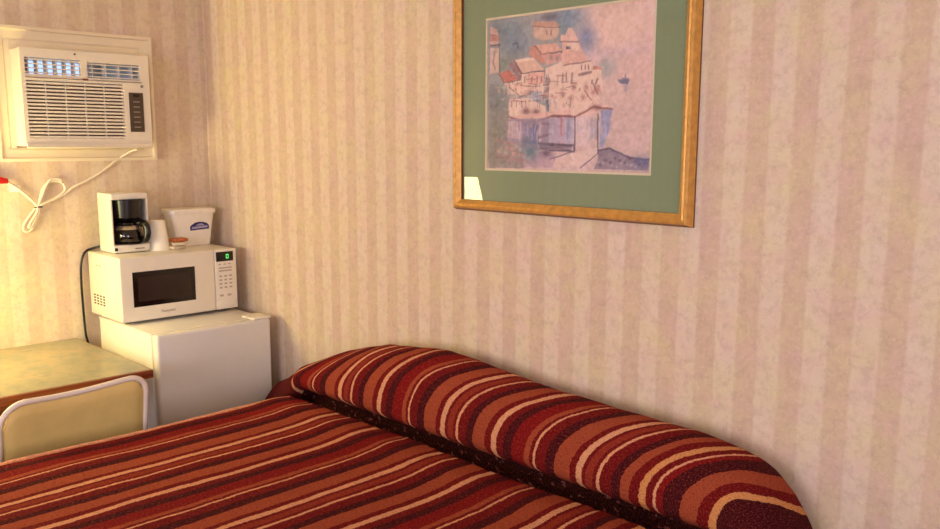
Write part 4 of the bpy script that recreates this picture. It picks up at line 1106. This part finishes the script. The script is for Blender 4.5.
 ('L',(205,175,185),[(0.168,0.318),(0.173,0.276)],0.008,0.5),
 ('L',(120,100,130),[(0.535,0.297),(0.539,0.248)],0.008,0.5),
 ('L',(205,175,185),[(0.471,0.31),(0.47,0.247)],0.008,0.5),
 ('L',(205,175,185),[(0.326,0.291),(0.323,0.234)],0.008,0.5),
 ('L',(190,160,180),[(0.476,0.247),(0.477,0.188)],0.008,0.5),
 ('L',(130,120,155),[(0.471,0.312),(0.475,0.23)],0.008,0.5),
 ('L',(190,160,180),[(0.281,0.297),(0.28,0.223)],0.008,0.5),
 ('L',(190,160,180),[(0.271,0.297),(0.274,0.229)],0.008,0.5),
 ('L',(190,160,180),[(0.474,0.23),(0.471,0.184)],0.008,0.5),
 ('L',(205,175,185),[(0.339,0.231),(0.344,0.146)],0.008,0.5),
 ('L',(205,175,185),[(0.476,0.305),(0.475,0.229)],0.008,0.5),
 ('L',(130,120,155),[(0.447,0.242),(0.449,0.191)],0.008,0.5),
 ('L',(190,160,180),[(0.273,0.288),(0.274,0.232)],0.008,0.5),
 ('L',(190,160,180),[(0.204,0.285),(0.205,0.22)],0.008,0.5),
 ('L',(190,160,180),[(0.205,0.284),(0.21,0.234)],0.008,0.5),
 ('L',(205,175,185),[(0.171,0.316),(0.177,0.226)],0.008,0.5),
 ('L',(205,175,185),[(0.21,0.312),(0.212,0.239)],0.008,0.5),
 ('L',(190,160,180),[(0.451,0.239),(0.454,0.19)],0.008,0.5),
 ('L',(120,100,130),[(0.255,0.298),(0.258,0.253)],0.008,0.5),
 ('L',(130,120,155),[(0.242,0.3),(0.241,0.215)],0.008,0.5),
 ('L',(120,100,130),[(0.216,0.318),(0.222,0.255)],0.008,0.5),
 ('L',(205,175,185),[(0.236,0.246),(0.241,0.206)],0.008,0.5),
 ('L',(205,175,185),[(0.339,0.244),(0.343,0.208)],0.008,0.5),
 ('L',(130,120,155),[(0.261,0.312),(0.264,0.231)],0.008,0.5),
 ('L',(130,120,155),[(0.219,0.317),(0.219,0.268)],0.008,0.5),
 ('L',(190,160,180),[(0.463,0.23),(0.466,0.158)],0.008,0.5),
 ('L',(120,100,130),[(0.285,0.319),(0.282,0.274)],0.008,0.5),
 ('L',(130,120,155),[(0.246,0.266),(0.25,0.186)],0.008,0.5),
 ('L',(120,100,130),[(0.31,0.287),(0.307,0.251)],0.008,0.5),
 ('L',(205,175,185),[(0.347,0.275),(0.344,0.22)],0.008,0.5),
 ('L',(190,160,180),[(0.37,0.26),(0.372,0.205)],0.008,0.5),
 ('L',(120,100,130),[(0.253,0.229),(0.253,0.192)],0.008,0.5),
 ('L',(205,175,185),[(0.45,0.236),(0.451,0.155)],0.008,0.5),
 ('L',(130,120,155),[(0.548,0.282),(0.549,0.228)],0.008,0.5),
 ('L',(130,120,155),[(0.527,0.276),(0.528,0.199)],0.008,0.5),
 ('L',(205,175,185),[(0.31,0.238),(0.313,0.197)],0.008,0.5),
 ('L',(205,175,185),[(0.157,0.312),(0.154,0.242)],0.008,0.5),
 ('L',(130,120,155),[(0.295,0.274),(0.294,0.231)],0.008,0.5),
 ('L',(205,175,185),[(0.209,0.318),(0.21,0.238)],0.008,0.5),
 ('L',(130,120,155),[(0.536,0.298),(0.54,0.263)],0.008,0.5),
 ('L',(210,185,195),[(0.749,0.31),(0.753,0.2)],0.008,0.5),
 ('L',(210,185,195),[(0.567,0.283),(0.57,0.188)],0.008,0.5),
 ('L',(190,170,190),[(0.742,0.293),(0.745,0.205)],0.008,0.5),
 ('L',(150,145,180),[(0.646,0.319),(0.648,0.263)],0.008,0.5),
 ('L',(210,185,195),[(0.505,0.312),(0.506,0.256)],0.008,0.5),
 ('L',(210,185,195),[(0.555,0.324),(0.559,0.219)],0.008,0.5),
 ('L',(210,185,195),[(0.496,0.285),(0.498,0.239)],0.008,0.5),
 ('L',(210,185,195),[(0.723,0.321),(0.726,0.245)],0.008,0.5),
 ('L',(210,185,195),[(0.728,0.286),(0.731,0.213)],0.008,0.5),
 ('L',(210,185,195),[(0.635,0.307),(0.638,0.237)],0.008,0.5),
 ('L',(190,170,190),[(0.607,0.321),(0.61,0.232)],0.008,0.5),
 ('L',(210,185,195),[(0.602,0.318),(0.605,0.216)],0.008,0.5),
 ('L',(150,145,180),[(0.591,0.321),(0.593,0.248)],0.008,0.5),
 ('L',(150,145,180),[(0.449,0.315),(0.451,0.264)],0.008,0.5),
 ('L',(190,170,190),[(0.586,0.304),(0.587,0.258)],0.008,0.5),
 ('L',(150,145,180),[(0.473,0.284),(0.476,0.18)],0.008,0.5),
 ('L',(210,185,195),[(0.61,0.327),(0.613,0.217)],0.008,0.5),
 ('L',(190,170,190),[(0.66,0.287),(0.664,0.181)],0.008,0.5),
 ('L',(190,170,190),[(0.777,0.287),(0.78,0.232)],0.008,0.5),
 ('L',(190,170,190),[(0.772,0.3),(0.776,0.208)],0.008,0.5),
 ('L',(150,145,180),[(0.683,0.316),(0.686,0.229)],0.008,0.5),
 ('L',(210,185,195),[(0.517,0.315),(0.519,0.251)],0.008,0.5),
 ('B',(95,115,128),(0.155,0.783),0.021,0.019,0.3),
 ('B',(95,115,128),(0.081,0.92),0.014,0.012,0.3),
 ('B',(125,135,130),(0.116,0.798),0.02,0.02,0.3),
 ('B',(95,115,128),(0.119,0.917),0.017,0.021,0.3),
 ('B',(125,135,130),(0.137,0.96),0.027,0.014,0.3),
 ('B',(125,135,130),(0.157,0.927),0.026,0.023,0.3),
 ('B',(125,135,130),(0.077,0.94),0.018,0.017,0.3),
 ('B',(95,115,128),(0.079,0.854),0.012,0.018,0.3),
 ('B',(125,135,130),(0.1,0.883),0.015,0.018,0.3),
 ('B',(95,115,128),(0.054,0.789),0.023,0.016,0.3),
 ('B',(125,135,130),(0.032,0.98),0.024,0.016,0.3),
 ('B',(125,135,130),(0.088,1.005),0.025,0.023,0.3),
 ('B',(100,105,100),(0.067,0.465),0.009,0.016,0.4),
 ('B',(100,105,100),(0.058,0.427),0.02,0.01,0.4),
 ('B',(100,105,100),(0.083,0.204),0.01,0.011,0.4),
 ('B',(120,115,125),(0.081,0.284),0.013,0.018,0.4),
 ('B',(120,115,125),(0.068,0.518),0.009,0.022,0.4),
 ('B',(100,105,100),(0.101,0.172),0.013,0.015,0.4),
 ('B',(120,115,125),(0.111,0.507),0.014,0.012,0.4),
 ('B',(100,105,100),(0.026,0.431),0.01,0.022,0.4),
 ('B',(140,140,135),(0.118,0.05),0.017,0.012,0.4),
 ('B',(120,115,125),(0.075,0.322),0.02,0.013,0.4),
 ('B',(100,105,100),(0.118,0.076),0.019,0.009,0.4),
 ('B',(120,115,125),(0.043,0.429),0.011,0.011,0.4),
 ('B',(140,140,135),(0.112,0.449),0.012,0.012,0.4),
 ('B',(120,115,125),(0.114,0.217),0.02,0.021,0.4),
 ('B',(120,115,125),(0.073,0.302),0.017,0.021,0.4),
 ('B',(120,115,125),(0.064,0.167),0.019,0.02,0.4),
 ('B',(120,115,125),(0.058,0.242),0.02,0.011,0.4),
 ('B',(100,105,100),(0.017,0.498),0.013,0.011,0.4),
 ('B',(120,115,125),(0.017,0.532),0.016,0.009,0.4),
 ('B',(120,115,125),(0.021,0.529),0.018,0.011,0.4),
 ('B',(120,115,125),(0.118,0.269),0.009,0.021,0.4),
 ('B',(100,105,100),(0.116,0.049),0.011,0.012,0.4),
 ('B',(120,115,125),(0.021,0.045),0.009,0.02,0.4),
 ('B',(100,105,100),(0.084,0.3),0.009,0.02,0.4),
 ('B',(140,140,135),(0.037,0.385),0.011,0.014,0.4),
 ('B',(140,140,135),(0.113,0.524),0.02,0.02,0.4),
 ('B',(140,140,135),(0.08,0.3),0.016,0.009,0.4),
 ('B',(100,105,100),(0.06,0.322),0.013,0.019,0.4),
 ('B',(100,105,100),(0.072,0.438),0.015,0.013,0.4),
 ('B',(140,140,135),(0.063,0.275),0.018,0.023,0.4),
 ('B',(140,140,135),(0.016,0.294),0.017,0.021,0.4),
 ('B',(120,115,125),(0.12,0.238),0.011,0.023,0.4),
 ('B',(120,115,125),(0.045,0.44),0.011,0.011,0.4),
 ('B',(140,140,135),(0.118,0.145),0.018,0.019,0.4),
 ('B',(140,140,135),(0.101,0.219),0.009,0.022,0.4),
 ('B',(140,140,135),(0.113,0.156),0.019,0.009,0.4),
 ('B',(120,115,125),(0.037,0.414),0.014,0.014,0.4),
 ('B',(140,140,135),(0.109,0.427),0.01,0.017,0.4),
 ('B',(100,105,100),(0.09,0.231),0.013,0.013,0.4),
 ('B',(120,115,125),(0.034,0.103),0.015,0.013,0.4),
 ('P',(232,205,192),[(0.186,0.722),(0.304,0.727),(0.318,0.711),(0.201,0.703)],0.6),
 ('P',(232,206,194),[(0.5,0.797),(0.581,0.793),(0.589,0.749),(0.547,0.748)],0.5),
]

NU, NV = 300, 220
U, Vv = np.meshgrid((np.arange(NU)+.5)/NU, (np.arange(NV)+.5)/NV)
rng = np.random.RandomState(3)
def vnoise(nx, ny):
    g = rng.rand(ny+2, nx+2); x = U*nx; y = Vv*ny; xi = x.astype(int); yi = y.astype(int); fx_ = x-xi; fy_ = y-yi
    fx_ = fx_*fx_*(3-2*fx_); fy_ = fy_*fy_*(3-2*fy_)
    return (g[yi, xi]*(1-fx_)+g[yi, xi+1]*fx_)*(1-fy_)+(g[yi+1, xi]*(1-fx_)+g[yi+1, xi+1]*fx_)*fy_
cv = np.zeros((NV, NU, 3)); cv[:] = (212, 176, 172)
cv += ((Vv-.6)*18)[..., None]*np.array([1, .6, .2])
cv += ((vnoise(8, 6)-.5)*14)[..., None]*np.array([1, .8, 1.2])
ju = (vnoise(30, 24)-.5)*.006; jv = (vnoise(30, 24)-.5)*.006
UU = U+ju; VV = Vv+jv
def comp(mask, col, al):
    global cv
    cv = cv*(1-mask[..., None]*al)+np.array(col)*mask[..., None]*al
for op in OPS:
    if op[0] == 'P':
        pts = op[2]; inside = np.zeros(U.shape, bool); n = len(pts); j = n-1
        for i in range(n):
            (xi, yi), (xj, yj) = pts[i], pts[j]
            if yi != yj:
                inside ^= ((yi > VV) != (yj > VV)) & (UU < (xj-xi)*(VV-yi)/(yj-yi)+xi)
            j = i
        comp(inside.astype(float), op[1], op[3])
    elif op[0] == 'B':
        u0, v0 = op[2]; d = ((UU-u0)/max(op[3], .004))**2+((VV-v0)/max(op[4], .004))**2; comp(np.exp(-d*1.1), op[1], op[5])
    else:
        pts = op[2]; mk = np.zeros(U.shape)
        for (x0, y0), (x1, y1) in zip(pts, pts[1:]):
            dx, dy = x1-x0, y1-y0; L2 = dx*dx+dy*dy+1e-9; t = np.clip(((UU-x0)*dx+(VV-y0)*dy)/L2, 0, 1)
            dd = np.hypot(UU-x0-t*dx, (VV-y0-t*dy)*.75); mk = np.maximum(mk, np.clip(1.3-dd/(op[3]*.42), 0, 1))
        comp(mk, op[1], op[4])
cv += ((vnoise(110, 80)-.5)*16)[..., None]+((vnoise(50, 40)-.5)*16)[..., None]*np.array([1, .9, 1.1])
cv = np.clip(cv*np.array([1.10, 1.13, 1.16])+4, 20, 250)/255; cv = np.where(cv <= .04045, cv/12.92, ((cv+.055)/1.055)**2.4)
xs = np.linspace(IX0, IX1, NU); zs = np.linspace(IZ0, IZ1, NV)
verts = [(x, -.0045, z) for z in zs for x in xs]
faces = [(j*NU+i, j*NU+i+1, (j+1)*NU+i+1, (j+1)*NU+i) for j in range(NV-1) for i in range(NU-1)]
me = bpy.data.meshes.new('print'); me.from_pydata(verts, [], faces)
at = me.color_attributes.new('print', 'FLOAT_COLOR', 'POINT'); at.data.foreach_set('color', np.concatenate([cv.reshape(-1, 3), np.ones((NU*NV, 1))], 1).astype(np.float32).ravel())
me.materials.append(M['print']); o = bpy.data.objects.new('print', me); COL.objects.link(o); o.parent = pic; o.matrix_parent_inverse = Matrix.Translation(-pic.location)

# parts built in world coordinates: undo the parent's offset
bpy.context.view_layer.update()
for o in list(COL.objects):
    if o.parent is not None:
        w0 = Matrix.Identity(4)
        pm = o.parent.matrix_world
        root = o.parent if o.parent.parent is None else o.parent.parent
        o.matrix_parent_inverse = (Matrix.Translation(-root.location) if o.parent.parent is None and o.parent.type == 'EMPTY' else Matrix.Identity(4))
